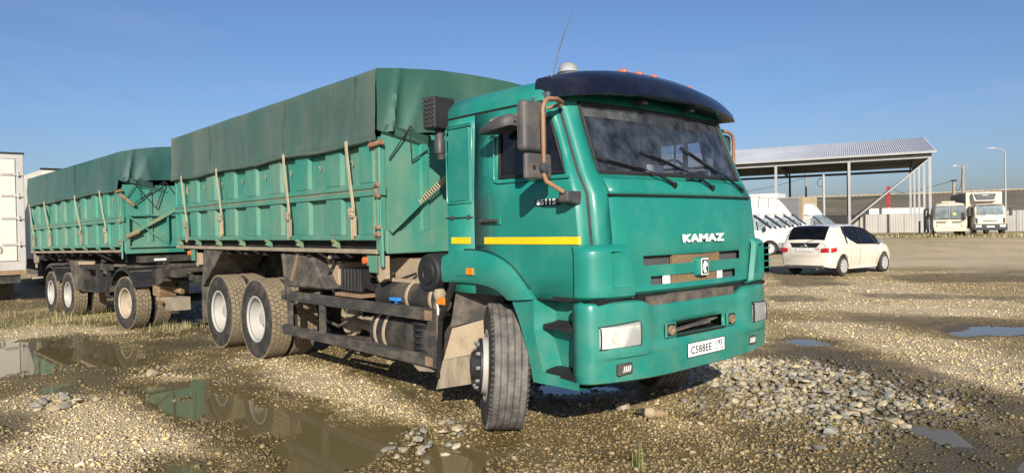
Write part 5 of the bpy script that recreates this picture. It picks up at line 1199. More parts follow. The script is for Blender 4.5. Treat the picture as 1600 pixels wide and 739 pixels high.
#        x    y1   z1   y2   z2   y3   z3   yb   zb   yw   zw   ye   ze   zc
CK = [(-.03, .66, .30, .70, .44, .72, .60, .66, .84, .60, .88, .50, .89, .90),
      (.00, .70, .29, .75, .44, .77, .62, .72, .90, .65, .95, .56, .965, .975),
      (.07, .74, .27, .795, .44, .81, .64, .77, .94, .69, 1.05, .60, 1.08, 1.10),
      (.16, .76, .26, .82, .45, .83, .66, .80, .97, .695, 1.20, .61, 1.24, 1.265),
      (.30, .78, .25, .835, .46, .845, .68, .825, .985, .69, 1.345, .60, 1.40, 1.43),
      (.42, .78, .24, .84, .46, .847, .70, .835, .99, .68, 1.405, .58, 1.462, 1.485),
      (.60, .78, .24, .84, .46, .847, .70, .84, .985, .675, 1.425, .56, 1.48, 1.498),
      (1.0, .775, .22, .838, .46, .847, .70, .845, .965, .67, 1.445, .55, 1.505, 1.523),
      (1.5, .77, .22, .835, .46, .847, .70, .845, .945, .665, 1.445, .55, 1.508, 1.528),
      (2.0, .77, .22, .835, .46, .847, .70, .845, .93, .66, 1.405, .545, 1.475, 1.495),
      (2.35, .77, .22, .835, .46, .847, .70, .843, .92, .665, 1.325, .56, 1.40, 1.42),
      (2.75, .77, .22, .835, .46, .845, .70, .838, .91, .70, 1.15, .62, 1.215, 1.24),
      (3.10, .77, .22, .835, .46, .842, .70, .825, .90, .755, .98, .68, 1.03, 1.06),
      (3.40, .76, .22, .82, .45, .83, .66, .80, .85, .70, .91, .60, .94, .96),
      (3.70, .70, .22, .76, .42, .77, .58, .72, .73, .62, .80, .50, .83, .85),
      (3.85, .58, .24, .64, .38, .64, .50, .60, .62, .5, .68, .4, .70, .71),
      (3.92, .42, .28, .48, .38, .48, .46, .45, .54, .4, .57, .3, .58, .59)]
CK_ = CK
cxs = [-.03, 0, .035, .07, .12, .16, .23, .30, .36, .42, .5] + list(np.arange(.56, 3.72, .0525)) + [3.78, 3.85, 3.92]
crow = ring_body(CK, cxs, [(.70, .335, .30), (3.20, .335, .30)])
def wtop(x): return 0
def carcell(i, J):
    x = (cxs[i]+cxs[i+1])/2; j = side_cell(J)
    if j >= 7 and .09 < x < .40: return 'rear'
    if j >= 7 and 2.20 < x < 3.02: return 'front'
    if j == 5 and .80 < x < 2.90: return 'side'
    return 'body'
cb = MB().grid(crow, skip=lambda i, J: carcell(i, J) != 'body')
cb.add(crow[0], [tuple(range(len(crow[0])))]).add(crow[-1], [tuple(range(len(crow[-1])))])
cbody = cb.build('body', 'carpaint', car, smooth=40)
MB().grid([[(p[0]+.003, p[1], p[2]) for p in r] for r in crow], skip=lambda i, J: carcell(i, J) != 'rear').build('rear_window', 'carglass', car, smooth=60)
MB().grid(crow, skip=lambda i, J: carcell(i, J) != 'front').build('windscreen', 'sideglass', car, smooth=60)
MB().grid(crow, skip=lambda i, J: carcell(i, J) != 'side' or J > 9).build('side_window', 'carglass', car, smooth=60)
MB().grid(crow, skip=lambda i, J: carcell(i, J) != 'side' or J < 9).build('side_window', 'carglass', car, smooth=60)
MB().box(.3, 3.1, -.68, .68, .35, .75).box(.5, .62, -.6, .6, .75, 1.2).box(1.9, 2.0, -.6, -.1, .7, 1.2).box(1.9, 2.0, .1, .6, .7, 1.2).build('interior', 'seat', car)
def cpt(x, y_sg, k): # point on ring k of the body at x
    r = ring_body(CK, [x])[0]; p = r[k]; return (p[0], abs(p[1])*y_sg, p[2])
for sg in (-1, 1):
    for xa, xb in ((1.62, 1.68), (2.62, 2.66), (.80, .86)):
        a, c = cpt(xa+.06 if xa < 2 else xa, sg, 5), cpt(xb if xa < 2 else xb-.35, sg, 6)
        MB().beam((a[0], a[1]*1.005, a[2]), (c[0], c[1]*1.01, c[2]), .03, .07 if xa < 2 else .035).build('pillar', 'ink', car)
    b = MB(); pts = [cpt(x, sg, 6) for x in np.linspace(.82, 2.85, 18)]; b.tube([(p[0], p[1]*1.005, p[2]+.004) for p in pts], .014, 6)
    pts = [cpt(x, sg, 5) for x in np.linspace(.82, 2.9, 18)]; b.tube([(p[0], p[1]*1.002, p[2]+.002) for p in pts], .008, 5); b.build('window_trim', 'ink', car)
    MB().prism([cpt(.62, sg, 6), cpt(.80, sg, 5), cpt(1.0, sg, 5), cpt(1.0, sg, 6)] if False else [(.76, sg*.852, .965), (1.42, sg*.857, .945), (1.10, sg*.81, 1.075), (.80, sg*.742, 1.27), (.74, sg*.752, 1.24)], (0, sg*.004, 0)).build('rear_quarter', 'carpaint', car)
    # tail lamp wrapping the corner
    R_ = []
    for q in (.735, .855, .87, .99):
        t = (q-.735)/.25
        R_.append([(-.056+.06*t, sg*.54, q), (-.058+.06*t, sg*.68, q), (-.035+.07*t, sg*(.80-.03*t), q), (.07+.10*t, sg*(.868-.022*t), q+.004), (.28, sg*.868, q*.94+.06)])
    MB().grid(R_[:2]).build('tail_light', 'red', car, smooth=50); MB().grid(R_[1:]).build('reversing_light', 'clearlamp', car, smooth=50)
    MB().hexa([(2.68, sg*.86, .94), (2.80, sg*.86, .93), (2.80, sg*1.0, .95), (2.70, sg*1.0, .95), (2.68, sg*.86, 1.05), (2.76, sg*.86, 1.05), (2.78, sg*1.0, 1.06), (2.69, sg*1.0, 1.07)]).build('door_mirror', 'carpaint' if sg > 0 else 'boxgrey', car, bevel=.03, seg=2)
    for x in (1.28, 2.05): MB().beam((x, sg*.853, .85), (x+.16, sg*.853, .85), .02, .022).build('door_handle', 'carpaint', car, bevel=.005)
    b = MB()
    for xa in (1.12, 1.68, 2.72): b.tube([(xa-.0, sg*.846, .93), (xa-.02, sg*.850, .70), (xa-.01, sg*.840, .46), (xa, sg*.79, .27)], .004, 4)
    b.build('door_gap', 'ink', car)
    MB().box(1.1, 2.8, min(sg*.74, sg*.79), max(sg*.74, sg*.79), .19, .25).build('sill', 'carpaint', car, bevel=.01)
    for xa in (.70, 3.20):
        MB().grid([[(xa+.325*math.cos(a), sg*y, .30+.325*math.sin(a)) for a in np.linspace(-.3, PI+.3, 15)] for y in (.45, .80)]).build('wheel_housing', 'ink', car)
MB().box(-.046, .0, -.62, .62, .235, .33).build('lower_bumper', 'grey', car, bevel=.01)
b = MB(); b.hexa([(-.040, -.40, .872), (-.040, .40, .872), (.04, .40, .872), (.04, -.40, .872), (.012, -.50, 1.01), (.012, .50, 1.01), (.09, .50, 1.01), (.09, -.50, 1.01)]); b.build('hatch_panel', 'ink', car)
MB().box(-.046, -.026, -.27, .27, .755, .862).build('plate_frame', 'alu', car)
MB().box(-.049, -.0465, -.255, .255, .765, .853).build('licence_plate', 'platew', car)
lettering('plate_text', 'M243MO 161', .085, (-.0495, 0, .81), (PI/2, 0, -PI/2), 'boxgrey', car, .0, .85, 1., .0005)
b = MB(); b.box(-.045, .02, -.05, .05, .90, .975); em = b.build('emblem', 'chrome', car, bevel=.015)
MB().box(-.049, -.046, -.028, -.016, .915, .960).box(-.049, -.046, .016, .028, .915, .960).box(-.049, -.046, -.016, .016, .933, .943).build('emblem_letter', 'ink', em)
MB().beam((.03, -.05, 1.03), (.075, -.30, 1.10), .015, .02).build('rear_wiper', 'ink', car)
lettering('sticker_number', '164', .10, (-.036, -.42, .82), (PI/2, rad(4), -PI/2), 'redpaint', car, .0, 1, 1, .0005)
MB().tube([(-.05, -.42, .235), (.1, -.42, .24)], .035, 12).build('exhaust_tip', 'chrome', car)
b = MB(); b.tube([(-.031, -.47, .88), (-.031, -.44, .60), (-.031, .44, .60), (-.031, .47, .88)], .005, 4); b.build('hatch_gap', 'boxgrey', car)
MB().tube([(.62, 0, 1.49), (.55, 0, 1.56)], .012, 6).build('aerial_stub', 'ink', car)
add_wheels(car, road_wheel(.305, .19, 'alloy'), [(x, y, .303) for x in (.70, 3.20) for y in (-.745, .745)])

# ------------------------------------------------------------------ row of white box vans
VK = [(-1.55, .88, .40, .95, .6, .98, .9, .97, 1.25, .90, 1.95, .72, 2.12, 2.16),
      (-.75, .88, .40, .95, .6, .98, .9, .97, 1.27, .88, 1.93, .70, 2.08, 2.12),
      (-.45, .88, .40, .95, .6, .98, .9, .97, 1.28, .88, 1.80, .74, 1.88, 1.92),
      (.10, .88, .40, .95, .6, .98, .9, .96, 1.26, .92, 1.36, .84, 1.41, 1.45),
      (.25, .88, .40, .95, .6, .98, .9, .95, 1.22, .88, 1.29, .78, 1.33, 1.36),
      (.62, .86, .38, .92, .6, .94, .85, .90, 1.05, .80, 1.12, .70, 1.15, 1.17),
      (.85, .80, .36, .84, .55, .85, .75, .78, .90, .70, .95, .6, .98, 1.0),
      (.96, .62, .38, .66, .5, .66, .62, .60, .74, .52, .78, .45, .8, .82)]
vxs = [-1.55, -1.2, -.9, -.75, -.6, -.45, -.3, -.15, 0, .10, .25] + list(np.arange(.3, .7, .05)) + [.72, .80, .85, .9, .96]
vxs = sorted(set([round(float(v), 3) for v in vxs] + [round(float(v), 3) for v in np.linspace(-.4, .4, 17)]))
van_kit = road_wheel(.35, .22, 'steel')
def make_van(loc, az, screen='glass', box='boxw', fairing=True, H=3.12, L=3.6):
    t = empty('box_van', loc, (0, 0, rad(az)))
    rw = ring_body(VK, vxs, [(0, .40, .35)])
    def cell(i, J):
        x = (vxs[i]+vxs[i+1])/2; j = side_cell(J)
        if j >= 6 and -.74 < x < .10: return 'screen'
        if j == 5 and -1.05 < x < -.16: return 'side'
        return 'body'
    b = MB().grid(rw, skip=lambda i, J: cell(i, J) != 'body')
    b.add(rw[0], [tuple(range(len(rw[0])))]).add(rw[-1], [tuple(range(len(rw[-1])))]).build('cab', 'white', t, smooth=38)
    MB().grid(rw, skip=lambda i, J: cell(i, J) != 'screen').build('windscreen', screen, t, smooth=60)
    MB().grid(rw, skip=lambda i, J: cell(i, J) != 'side' or J > 9).build('side_window', 'vanpane', t)
    MB().grid(rw, skip=lambda i, J: cell(i, J) != 'side' or J < 9).build('side_window', 'vanpane', t)
    MB().box(-1.5, -.1, -.85, .85, .5, 1.1).box(-1.5, -1.4, -.85, .85, 1.1, 2.0).build('interior', 'seat', t)
    for sg in (-1, 1):
        MB().hexa([(-.30, sg*.99, 1.22), (-.16, sg*.99, 1.22), (-.16, sg*1.2, 1.24), (-.28, sg*1.2, 1.24), (-.32, sg*.99, 1.44), (-.2, sg*.99, 1.44), (-.2, sg*1.2, 1.46), (-.3, sg*1.2, 1.46)]).build('door_mirror', 'ink', t, bevel=.03)
        MB().beam((-.76, sg*.86, 2.04), (.08, sg*.93, 1.34), .04, .05).build('pillar_trim', 'ink', t)
        MB().beam((-.55, sg*.975, 1.27), (-.62, sg*.93, 1.72), .03, .05).build('window_bar', 'ink', t)
        MB().box(-1.5, -.46, min(sg*.93, sg*.975), max(sg*.93, sg*.975), .42, .58).box(.42, .8, min(sg*.84, sg*.955), max(sg*.84, sg*.955), .40, .66).build('side_cladding', 'boxgrey', t)
        MB().grid([[(.405*math.cos(a), sg*y, .35+.405*math.sin(a)) for a in np.linspace(-.1, PI+.1, 13)] for y in (.5, .985)]).build('wheel_housing', 'ink', t, solid=.03)
        MB().hexa([(.62, sg*.80, .80), (.88, sg*.66, .76), (.86, sg*.5, .76), (.6, sg*.6, .8), (.48, sg*.86, 1.02), (.74, sg*.74, 1.0), (.74, sg*.55, 1.02), (.5, sg*.65, 1.04)]).build('headlight', 'lens', t, bevel=.02)
    MB().box(.80, .97, -.7, .7, .34, .58).build('front_bumper', 'boxgrey', t, bevel=.05)
    bx = empty('box_body', (0, 0, 0), (0, 0, 0), t)
    MB().box(-1.65-L, -1.62, -1.05, 1.05, .92, H).build('panel_body', box, bx, bevel=.02)
    MB().box(-1.66-L, -1.60, -1.07, 1.07, H-.06, H+.015).box(-1.66-L, -1.60, -1.07, 1.07, .86, .95).build('edge_trim', 'alu', bx)
    if fairing:
        pf = [(-.82, .70, 2.06, 2.11), (-1.0, .78, 2.10, 2.40), (-1.25, .84, 2.12, 2.72), (-1.48, .88, 2.13, 2.95), (-1.58, .88, 2.13, 3.02)]
        MB().grid([[(x, -w_, a), (x, -w_*.96, lerp(a, c, .8)), (x, -w_*.75, c), (x, w_*.75, c), (x, w_*.96, lerp(a, c, .8)), (x, w_, a)] for x, w_, a, c in pf]).build('roof_fairing', 'white', t, smooth=35)
    add_wheels(t, van_kit, [(0, -.86, .35), (0, .86, .35), (-3.75, -.86, .35), (-3.75, .86, .35)])
    MB().box(-5.2, .5, -.45, .45, .45, .85).build('underframe', 'darkest', t)
    return t
van_labels = ['white box van nearest in the row, its steel front wheel showing beside the green cab', 'white box van second in the row, between the nearest van and the middle one', 'white box van third in the row, its black mirror showing over the nearer vans', 'white box van fourth in the row, mirror showing just above the cream car', 'white box van with a blue tinted windscreen strip, far end of the row']
M['blueglass'] = mat('blue_tinted_screen', (.02, .035, .15), .12)
vans = []
for k in range(5):
    p = (-13.90 - .735*k, 29.50 + 2.48*k)
    t = make_van((p[0], p[1], ground_h(*p)-.02), 27, 'blueglass' if k == 4 else 'glass', H=3.12 if k != 2 else 3.2)
    tag(t, van_labels[k], 'van', 'white box vans parked in a row')
t = make_van((-16.85, 43.2, .02), -2, 'vanpane', 'boxgrey', H=3.35, L=4.6); t.name = 'box_truck'
tag(t, 'white cab truck with tall roof fairing behind the cream car roof', 'truck')
o = MB().box(-1.60, -1.40, -1.0, 1.0, .9, 3.35).build('box_front_post', 'mudcol', t)
tk6 = empty('box_truck', (-22.3, 45.0, .05), (0, 0, rad(10))); tag(tk6, 'white box body with an orange mark seen above the vans', 'truck')
MB().box(-3.5, 1.0, -1.1, 1.1, .9, 3.75).build('panel_body', 'white', tk6, bevel=.02); MB().box(.9, 1.9, -1.0, 1.0, .6, 2.3).build('cab', 'white', tk6, bevel=.2, seg=3)
MB().box(.3, .8, -1.106, -1.10, 3.3, 3.45).box(.65, .8, -1.106, -1.10, 2.7, 3.3).build('orange_mark', 'orange', tk6)
add_wheels(tk6, van_kit, [(1.2, -.9, .35), (1.2, .9, .35), (-2.5, -.9, .35), (-2.5, .9, .35)])

# ------------------------------------------------------------------ small bus and refrigerated lorry facing the camera
GF = .32
bus = empty('small_bus', (-14.45, 59.6, GF), (0, 0, rad(-67))); tag(bus, 'old cream bus with a two-pane windscreen behind the canopy corner post', 'bus')
BK = [(-6.6, 1.15, .45, 1.22, .8, 1.24, 1.1, 1.23, 1.42, 1.12, 2.35, .95, 2.62, 2.72), (-.25, 1.15, .45, 1.22, .8, 1.24, 1.1, 1.23, 1.42, 1.12, 2.35, .95, 2.62, 2.72), (-.05, 1.14, .45, 1.21, .8, 1.22, 1.1, 1.21, 1.42, 1.10, 2.34, .92, 2.56, 2.64), (.06, 1.08, .46, 1.16, .8, 1.17, 1.1, 1.14, 1.38, 1.06, 2.3, .86, 2.48, 2.54)]
bxs = [-6.6, -5.8, -5.72, -4.8, -4.72, -3.8, -3.72, -2.8, -2.72, -1.8, -1.72, -.8, -.72, -.25, -.05, .06]
br_ = ring_body(BK, bxs)
def buscell(i, J):
    return 'win' if side_cell(J) == 5 and i < 13 and (bxs[i+1]-bxs[i]) > .3 else 'body'
b = MB().grid(br_, skip=lambda i, J: buscell(i, J) != 'body'); b.add(br_[0], [tuple(range(len(br_[0])))]).add(br_[-1], [tuple(range(len(br_[-1])))]).build('body', 'cream', bus, smooth=38)
for sg in (-1, 1): MB().grid(br_, skip=lambda i, J: buscell(i, J) != 'win' or (J < 9) != (sg < 0)).build('side_window', 'carglass', bus)
M['buspane'] = mat('bus_pane', (.16, .20, .21), .12, var=.3, vscale=1.5)
for y0, y1 in ((-1.10, -.03), (.03, 1.10)):
    wn = MB().hexa([(.062, y0, 1.34), (.062, y1, 1.34), (.105, y1, 1.34), (.105, y0, 1.34), (-.02, y0*.95, 2.42), (-.02, y1*.95, 2.42), (.075, y1*.95, 2.42), (.075, y0*.95, 2.42)]).build('windscreen_frame', 'ink', bus)
    w_ = .05; MB().add([(.108, min(y0, y1)+w_, 1.40), (.108, max(y0, y1)-w_, 1.40), (.081, (max(y0, y1)-w_)*.96, 2.36), (.081, (min(y0, y1)+w_)*.96, 2.36)], [(0, 1, 2, 3)]).build('windscreen_pane', 'buspane', wn)
    MB().beam((.125, (y0+y1)/2-.1, 1.36), (.12, (y0+y1)/2+.35, 1.41), .02, .03).build('wiper', 'ink', bus)
for y0, y1, q0, q1 in ((-.95, -.25, 1.05, 1.2), (.15, .8, 1.05, 1.2)):
    b = MB()
    for k in range(5): b.box(.10, .118, y0, y1, q0+k*.032, q0+.016+k*.032)
    b.build('air_grille', 'boxgrey', bus)
MB().box(.07, .20, -1.12, 1.12, .36, .62).build('front_bumper', 'cream', bus, bevel=.05, seg=2)
for yy in (-.85, .85): MB().lathe([(.09, 0), (.09, .03), (.06, .05), (.001, .055)], 14, (.10, yy, .90), 'x').build('headlight', 'lens', bus, smooth=40)
MB().box(.15, .155, -.26, .26, .72, .83).build('licence_plate', 'platew', bus)
MB().box(-1.9, -.9, -.5, .5, 2.70, 2.82).build('roof_hatch', 'cream', bus, bevel=.04)
for sg in (-1, 1): MB().hexa([(.0, sg*1.12, 1.55), (.1, sg*1.12, 1.55), (.1, sg*1.32, 1.55), (0, sg*1.32, 1.55), (0, sg*1.12, 2.0), (.1, sg*1.12, 2.0), (.1, sg*1.32, 2.0), (0, sg*1.32, 2.0)]).build('mirror', 'ink', bus, bevel=.03)
MB().box(.085, .10, .2, .42, 1.5, 1.85).build('driver_vest', mat('yellow_vest', (.55, .62, .03), .7), bus)
add_wheels(bus, road_wheel(.45, .28, 'steel'), [(-1.2, -1.0, .45), (-1.2, 1.0, .45), (-4.8, -1.0, .45), (-4.8, 1.0, .45)])

lor = empty('refrigerated_lorry', (-11.75, 59.9, GF), (0, 0, rad(-64))); tag(lor, 'cream refrigerated lorry with a black cooling unit over its cab', 'lorry')
MB().box(-8.2, -2.0, -1.25, 1.25, 1.0, 3.5).build('box_body', 'cream', lor, bevel=.03)
b = MB(); b.box(-8.15, -2.05, -1.262, -1.252, 1.15, 3.42); b.build('side_panel', 'boxgrey', lor)
ru = MB().hexa([(-2.0, -.85, 2.75), (-2.0, .85, 2.75), (-1.45, .72, 2.75), (-1.45, -.72, 2.75), (-2.0, -.9, 3.42), (-2.0, .9, 3.42), (-1.62, .85, 3.38), (-1.62, -.85, 3.38)]).build('cooling_unit', 'white', lor, bevel=.05, seg=2)
MB().hexa([(-1.47, -.62, 2.86), (-1.47, .62, 2.86), (-1.40, .60, 2.86), (-1.40, -.60, 2.86), (-1.62, -.78, 3.34), (-1.62, .78, 3.34), (-1.55, .76, 3.34), (-1.55, -.76, 3.34)]).build('cooling_grille', 'ink', ru)
MB().box(-1.49, -1.465, -.22, .22, 3.17, 3.25).build('unit_badge', 'alu', ru)
LK = [(-1.75, 1.08, .50, 1.12, .8, 1.14, 1.1, 1.14, 1.42, 1.06, 2.25, .9, 2.5, 2.58), (-.45, 1.08, .50, 1.12, .8, 1.14, 1.1, 1.14, 1.42, 1.06, 2.25, .9, 2.48, 2.54), (-.18, 1.06, .50, 1.11, .8, 1.12, 1.1, 1.10, 1.42, 1.02, 2.2, .86, 2.38, 2.42), (-.02, 1.0, .50, 1.05, .8, 1.06, 1.1, 1.02, 1.40, .98, 1.6, .9, 1.62, 1.64), (.03, .95, .52, 1.0, .8, 1.0, 1.1, .96, 1.34, .9, 1.44, .8, 1.46, 1.47)]
lxs = [-1.75, -1.45, -1.3, -.6, -.45, -.3, -.18, -.1, -.02, .03]
lr = ring_body(LK, lxs)
def lcell(i, J):
    x = (lxs[i]+lxs[i+1])/2; j = side_cell(J)
    return 'scr' if j >= 7 and -.18 < x < -.02 else 'side' if j == 5 and -1.3 < x < -.45 else 'body'
b = MB().grid(lr, skip=lambda i, J: lcell(i, J) != 'body'); b.add(lr[0], [tuple(range(len(lr[0])))]).add(lr[-1], [tuple(range(len(lr[-1])))]).build('cab', 'cream', lor, smooth=35)
MB().hexa([(-.03, -.93, 1.50), (-.03, .93, 1.50), (.0, .93, 1.50), (.0, -.93, 1.50), (-.18, -.84, 2.34), (-.18, .84, 2.34), (-.14, .84, 2.34), (-.14, -.84, 2.34)]).build('windscreen', 'buspane', lor)
MB().grid(lr, skip=lambda i, J: lcell(i, J) != 'side').build('side_window', 'carglass', lor)
b = MB(); b.box(.03, .14, -1.12, 1.12, .42, .92); lb = b.build('front_bumper', 'ink', lor, bevel=.05, seg=2)
for sg in (-1, 1):
    MB().box(.125, .15, min(sg*.6, sg*1.0), max(sg*.6, sg*1.0), .68, .84).build('headlight', 'lens', lb, bevel=.02)
    MB().beam((-.2, sg*1.12, 1.6), (-.05, sg*1.35, 1.65), .03, .03).box(-.1, .0, min(sg*1.25, sg*1.45), max(sg*1.25, sg*1.45), 1.55, 2.2).build('mirror', 'ink', lor, bevel=.03)
    MB().box(.02, .045, min(sg*.84, sg*.98), max(sg*.84, sg*.98), .98, 1.38).build('corner_vent', 'ink', lor)
    MB().beam((.02, sg*.45-.25, 1.56), (-.03, sg*.45+.25, 1.66), .02, .03).build('wiper', 'ink', lor)
b = MB(); b.prism([(.04, -.42, 1.14), (.04, .42, 1.14), (.04, .52, 1.22), (.04, .3, 1.19), (.04, -.3, 1.19), (.04, -.52, 1.22)], (.02, 0, 0)); b.build('grille_opening', 'ink', lor)
MB().box(.142, .148, -.26, .26, .66, .78).build('licence_plate', 'platew', lb)
lettering('maker_letters', 'IVECO', .11, (.045, 0, 1.29), (PI/2, 0, PI/2), 'alu', lor, .004, 1.3, 1.2)
MB().box(-8.0, -.3, -.5, .5, .55, 1.0).build('underframe', 'darkest', lor)
add_wheels(lor, road_wheel(.47, .3, 'steel'), [(-.9, -.95, .47), (-.9, .95, .47), (-6.0, -.95, .47), (-6.0, .95, .47)])
l2 = empty('parked_lorry', (-6.6, 66.4, GF), (0, 0, rad(-75))); tag(l2, 'dark mirror and edge of a lorry cut by the right edge of the photo', 'lorry')
MB().box(-6, -1.8, -1.2, 1.2, .9, 2.1).build('box_body', 'fence', l2, bevel=.03); MB().box(-1.7, 0, -1.1, 1.1, .5, 2.2).build('cab', 'cream', l2, bevel=.12, seg=3); MB().box(-.3, -.1, -1.4, -1.2, 1.5, 2.0).build('mirror', 'ink', l2, bevel=.03)
add_wheels(l2, road_wheel(.47, .3, 'steel'), [(-.9, -.95, .47), (-.9, .95, .47), (-4.6, -.95, .47), (-4.6, .95, .47)])

# ------------------------------------------------------------------ open canopy of steel posts under a ribbed gable roof
can = empty('open_canopy', (-15.84, 59.51, .30), (0, 0, rad(198-180))); tag(can, 'long open-sided canopy with a ribbed grey gable roof on steel posts', 'canopy')
# local: +X back along the long side is negative; long side runs to local -X; depth along (dx, dy)
gaz = rad(113-18); GX, GY = math.cos(gaz), math.sin(gaz); DEP = 18.5; LEN = 30.0; HB = 6.45
def cp(l, d, q): return (-l + GX*d, GY*d, q)
for l in (0, 6, 12, 18, 24, 30):
    for d, dm in ((0, 'post'), (DEP, 'darkpost' if l else 'post')):
        MB().beam(cp(l, d, -.3), cp(l, d, HB), .20, .20, up=(1, 0, 0)).build('steel_post', dm, can)
for d in (4.6, 9.2, 13.9): MB().beam(cp(0, d, -.3), cp(0, d, HB-.1), .18, .18, up=(1, 0, 0)).build('steel_post', 'post', can)
for d, m_ in ((0, 'post'), (DEP, 'darkpost')): MB().beam(cp(-.15, d, HB+.1), cp(LEN, d, HB+.1), .16, .24).build('eave_beam', m_, can)
for l in (0, 6, 12, 18, 24, 30):
    MB().beam(cp(l, 0, HB), cp(l, DEP, HB), .14, .2).build('tie_beam', 'darkpost', can)
    MB().beam(cp(l, 0, HB+.3), cp(l, DEP/2, HB+2.3), .12, .2).build('rafter', 'darkpost', can)
    MB().beam(cp(l, DEP/2, HB+2.3), cp(l, DEP, HB+.3), .12, .2).build('rafter', 'darkpost', can)
for k in range(1, 5):
    for sd in (0, 1):
        d = DEP/2*k/5 if not sd else DEP-DEP/2*k/5
        MB().beam(cp(-.3, d, HB+.42+2.0*k/5), cp(LEN, d, HB+.42+2.0*k/5), .08, .12).build('purlin', 'sheetu', can)
def roofsheet(d0, q0, d1, q1, l0, l1):
    n_ = 18; top = []; w_ = (l1-l0)/n_
    for k in range(n_):
        for f_, h_ in ((0, 0), (.70, 0), (.76, .07), (.94, .07)): top.append((l0+w_*(k+f_), h_))
    top.append((l1, 0))
    return MB().grid([[cp(l, d0, q0+h) for l, h in top], [cp(l, d1, q1+h) for l, h in top]])
for k in range(10):
    l0, l1 = -.45+k*3.09, -.45+(k+1)*3.09-.004
    roofsheet(-.55, HB+.48, DEP/2, HB+2.62, l0, l1).build('roof_sheet', 'sheet', can, solid=.02)
    roofsheet(DEP/2, HB+2.615, DEP+.55, HB+.475, l0, l1).build('roof_sheet', 'sheetu', can, solid=.02)
MB().beam(cp(-.46, -.56, HB+.42), cp(LEN+.4, -.56, HB+.42), .04, .16).build('eave_trim', 'post', can)
lo, hi = [], []
for k in range(41):
    for f_, o_ in ((0, 0), (.5, 0), (.55, .07), (.95, .07)):
        d = min(DEP-.1, .1+(k+f_)*(DEP-.2)/41); lo.append(cp(-.12-o_, d, HB+.12)); hi.append(cp(-.12-o_, d, HB+.34+2.05*(1-abs(d-DEP/2)/(DEP/2))))
MB().grid([lo, hi]).build('gable_sheet', 'post', can, solid=.01)
for k in range(4): MB().beam(cp(.05, 0.0, HB-.1-k*0), cp(7.4, -.0, .0), .10, .12).build('brace', 'post', can) if k == 0 else None
MB().beam(cp(.05, DEP, HB-.2), cp(7.4, DEP, .2), .10, .12).build('brace', 'post', can)
slab = MB().box(-19.6, -16.9, 53.6, 56.6, -.1, .42).build('concrete_slab', 'concrete', kind='structure')

# ------------------------------------------------------------------ fences, embankment, poles
def fence(pts, H, label, pw=2.5, gh=None):
    a0 = Vector((*pts[0], 0)); root = empty('metal_fence', (a0.x, a0.y, .28)); tag(root, label, 'fence')
    for p, q in zip(pts[:-1], pts[1:]):
        p = Vector((*p, .28))-root.location; q = Vector((*q, .28))-root.location; n_ = max(1, round((q-p).length/pw)); d = (q-p)/n_; pn = Vector((d.y, -d.x, 0)).normalized()
        for k in range(n_):
            u, v = p+d*k, p+d*(k+1); prof = []
            for j in range(10):
                for f_, o_ in ((0, 0), (.6, 0), (.7, .03), (.9, .03)): prof.append(u+d*((j+f_)/10*.995)+pn*o_)
            MB().grid([[(w_.x, w_.y, .08) for w_ in prof], [(w_.x, w_.y, H) for w_ in prof]]).build('fence_panel', 'fence', root, solid=.01)
            MB().beam((u.x-pn.x*.06, u.y-pn.y*.06, 0), (u.x-pn.x*.06, u.y-pn.y*.06, H), .07, .07).build('fence_post', 'darkpost', root)
            MB().beam((u.x, u.y, H+.01), (v.x, v.y, H+.01), .07, .03).build('top_rail', 'post', root)
    return root
fence([(-36, 68.7), (-29.9, 72.3), (-21.4, 77.3)], 2.05, 'long grey sheet fence behind the canopy posts')
fence([(-21.35, 77.35), (-14.3, 79.2), (-1.0, 82.5)], 2.15, 'pale grey ribbed sheet fence to the right of the refrigerated lorry')
cabn = empty('white_container', (-26.3, 82.2, .25), (0, 0, rad(30))); tag(cabn, 'low white container roof showing over the grey fence', 'container')
MB().box(-3.2, 4.0, -1.2, 1.2, 0, 2.75).build('container_body', 'white', cabn, bevel=.03); MB().box(-3.22, 4.02, -1.22, 1.22, 2.75, 2.82).build('container_roof', 'boxw', cabn)
def lamp_post(name, loc, H, r0, r1, m, label, cat, extra=None):
    t = empty(name, loc); tag(t, label, cat); MB().tube([(0, 0, -.5), (0, 0, H)], [r0, r1], 10).build('post', m, t, smooth=50)
    return t
t = lamp_post('utility_pole', (-25.8, 103.9, .3), 8.5, .26, .16, 'wood', 'tall concrete pole with crossed lamp arms above the bus and lorry', 'pole')
b = MB(); b.beam((-.7, -.5, 8.6), (.1, .1, 8.3), .07, .07).beam((.55, .4, 8.5), (-.1, 0, 8.35), .07, .07).beam((.1, 0, 8.4), (.3, .2, 9.3), .035, .035); b.build('cross_arm', 'wood', t)
MB().box(-.95, -.6, -.7, -.4, 8.5, 8.66).build('lamp_head', 'lens', t)
t = lamp_post('utility_pole', (-20.1, 80.3, .3), 5.4, .16, .14, 'wood', 'shorter grey pole with a dark cap directly above the bus roof', 'pole')
MB().box(-.25, .25, -.2, .2, 5.4, 5.55).build('pole_cap', 'darkpost', t)
t = lamp_post('street_lamp', (-23.4, 114.2, .3), 10.6, .13, .08, 'post', 'slender street lamp with a curved arm above the refrigerated lorry', 'street lamp')
MB().tube([(0, 0, 10.6), (-.3, -.25, 11.15), (-1.1, -.9, 11.35)], .06, 8).build('lamp_arm', 'post', t, smooth=50)
MB().hexa([(-1.0, -.9, 11.28), (-1.1, -.75, 11.28), (-1.9, -1.4, 11.36), (-1.8, -1.55, 11.36), (-1.0, -.9, 11.42), (-1.1, -.75, 11.42), (-1.9, -1.4, 11.44), (-1.8, -1.55, 11.44)]).build('lamp_head', 'alu', t)
t = empty('red_post', (-26.9, 81.0, .25)); tag(t, 'red and white striped post above the grey fence', 'post')
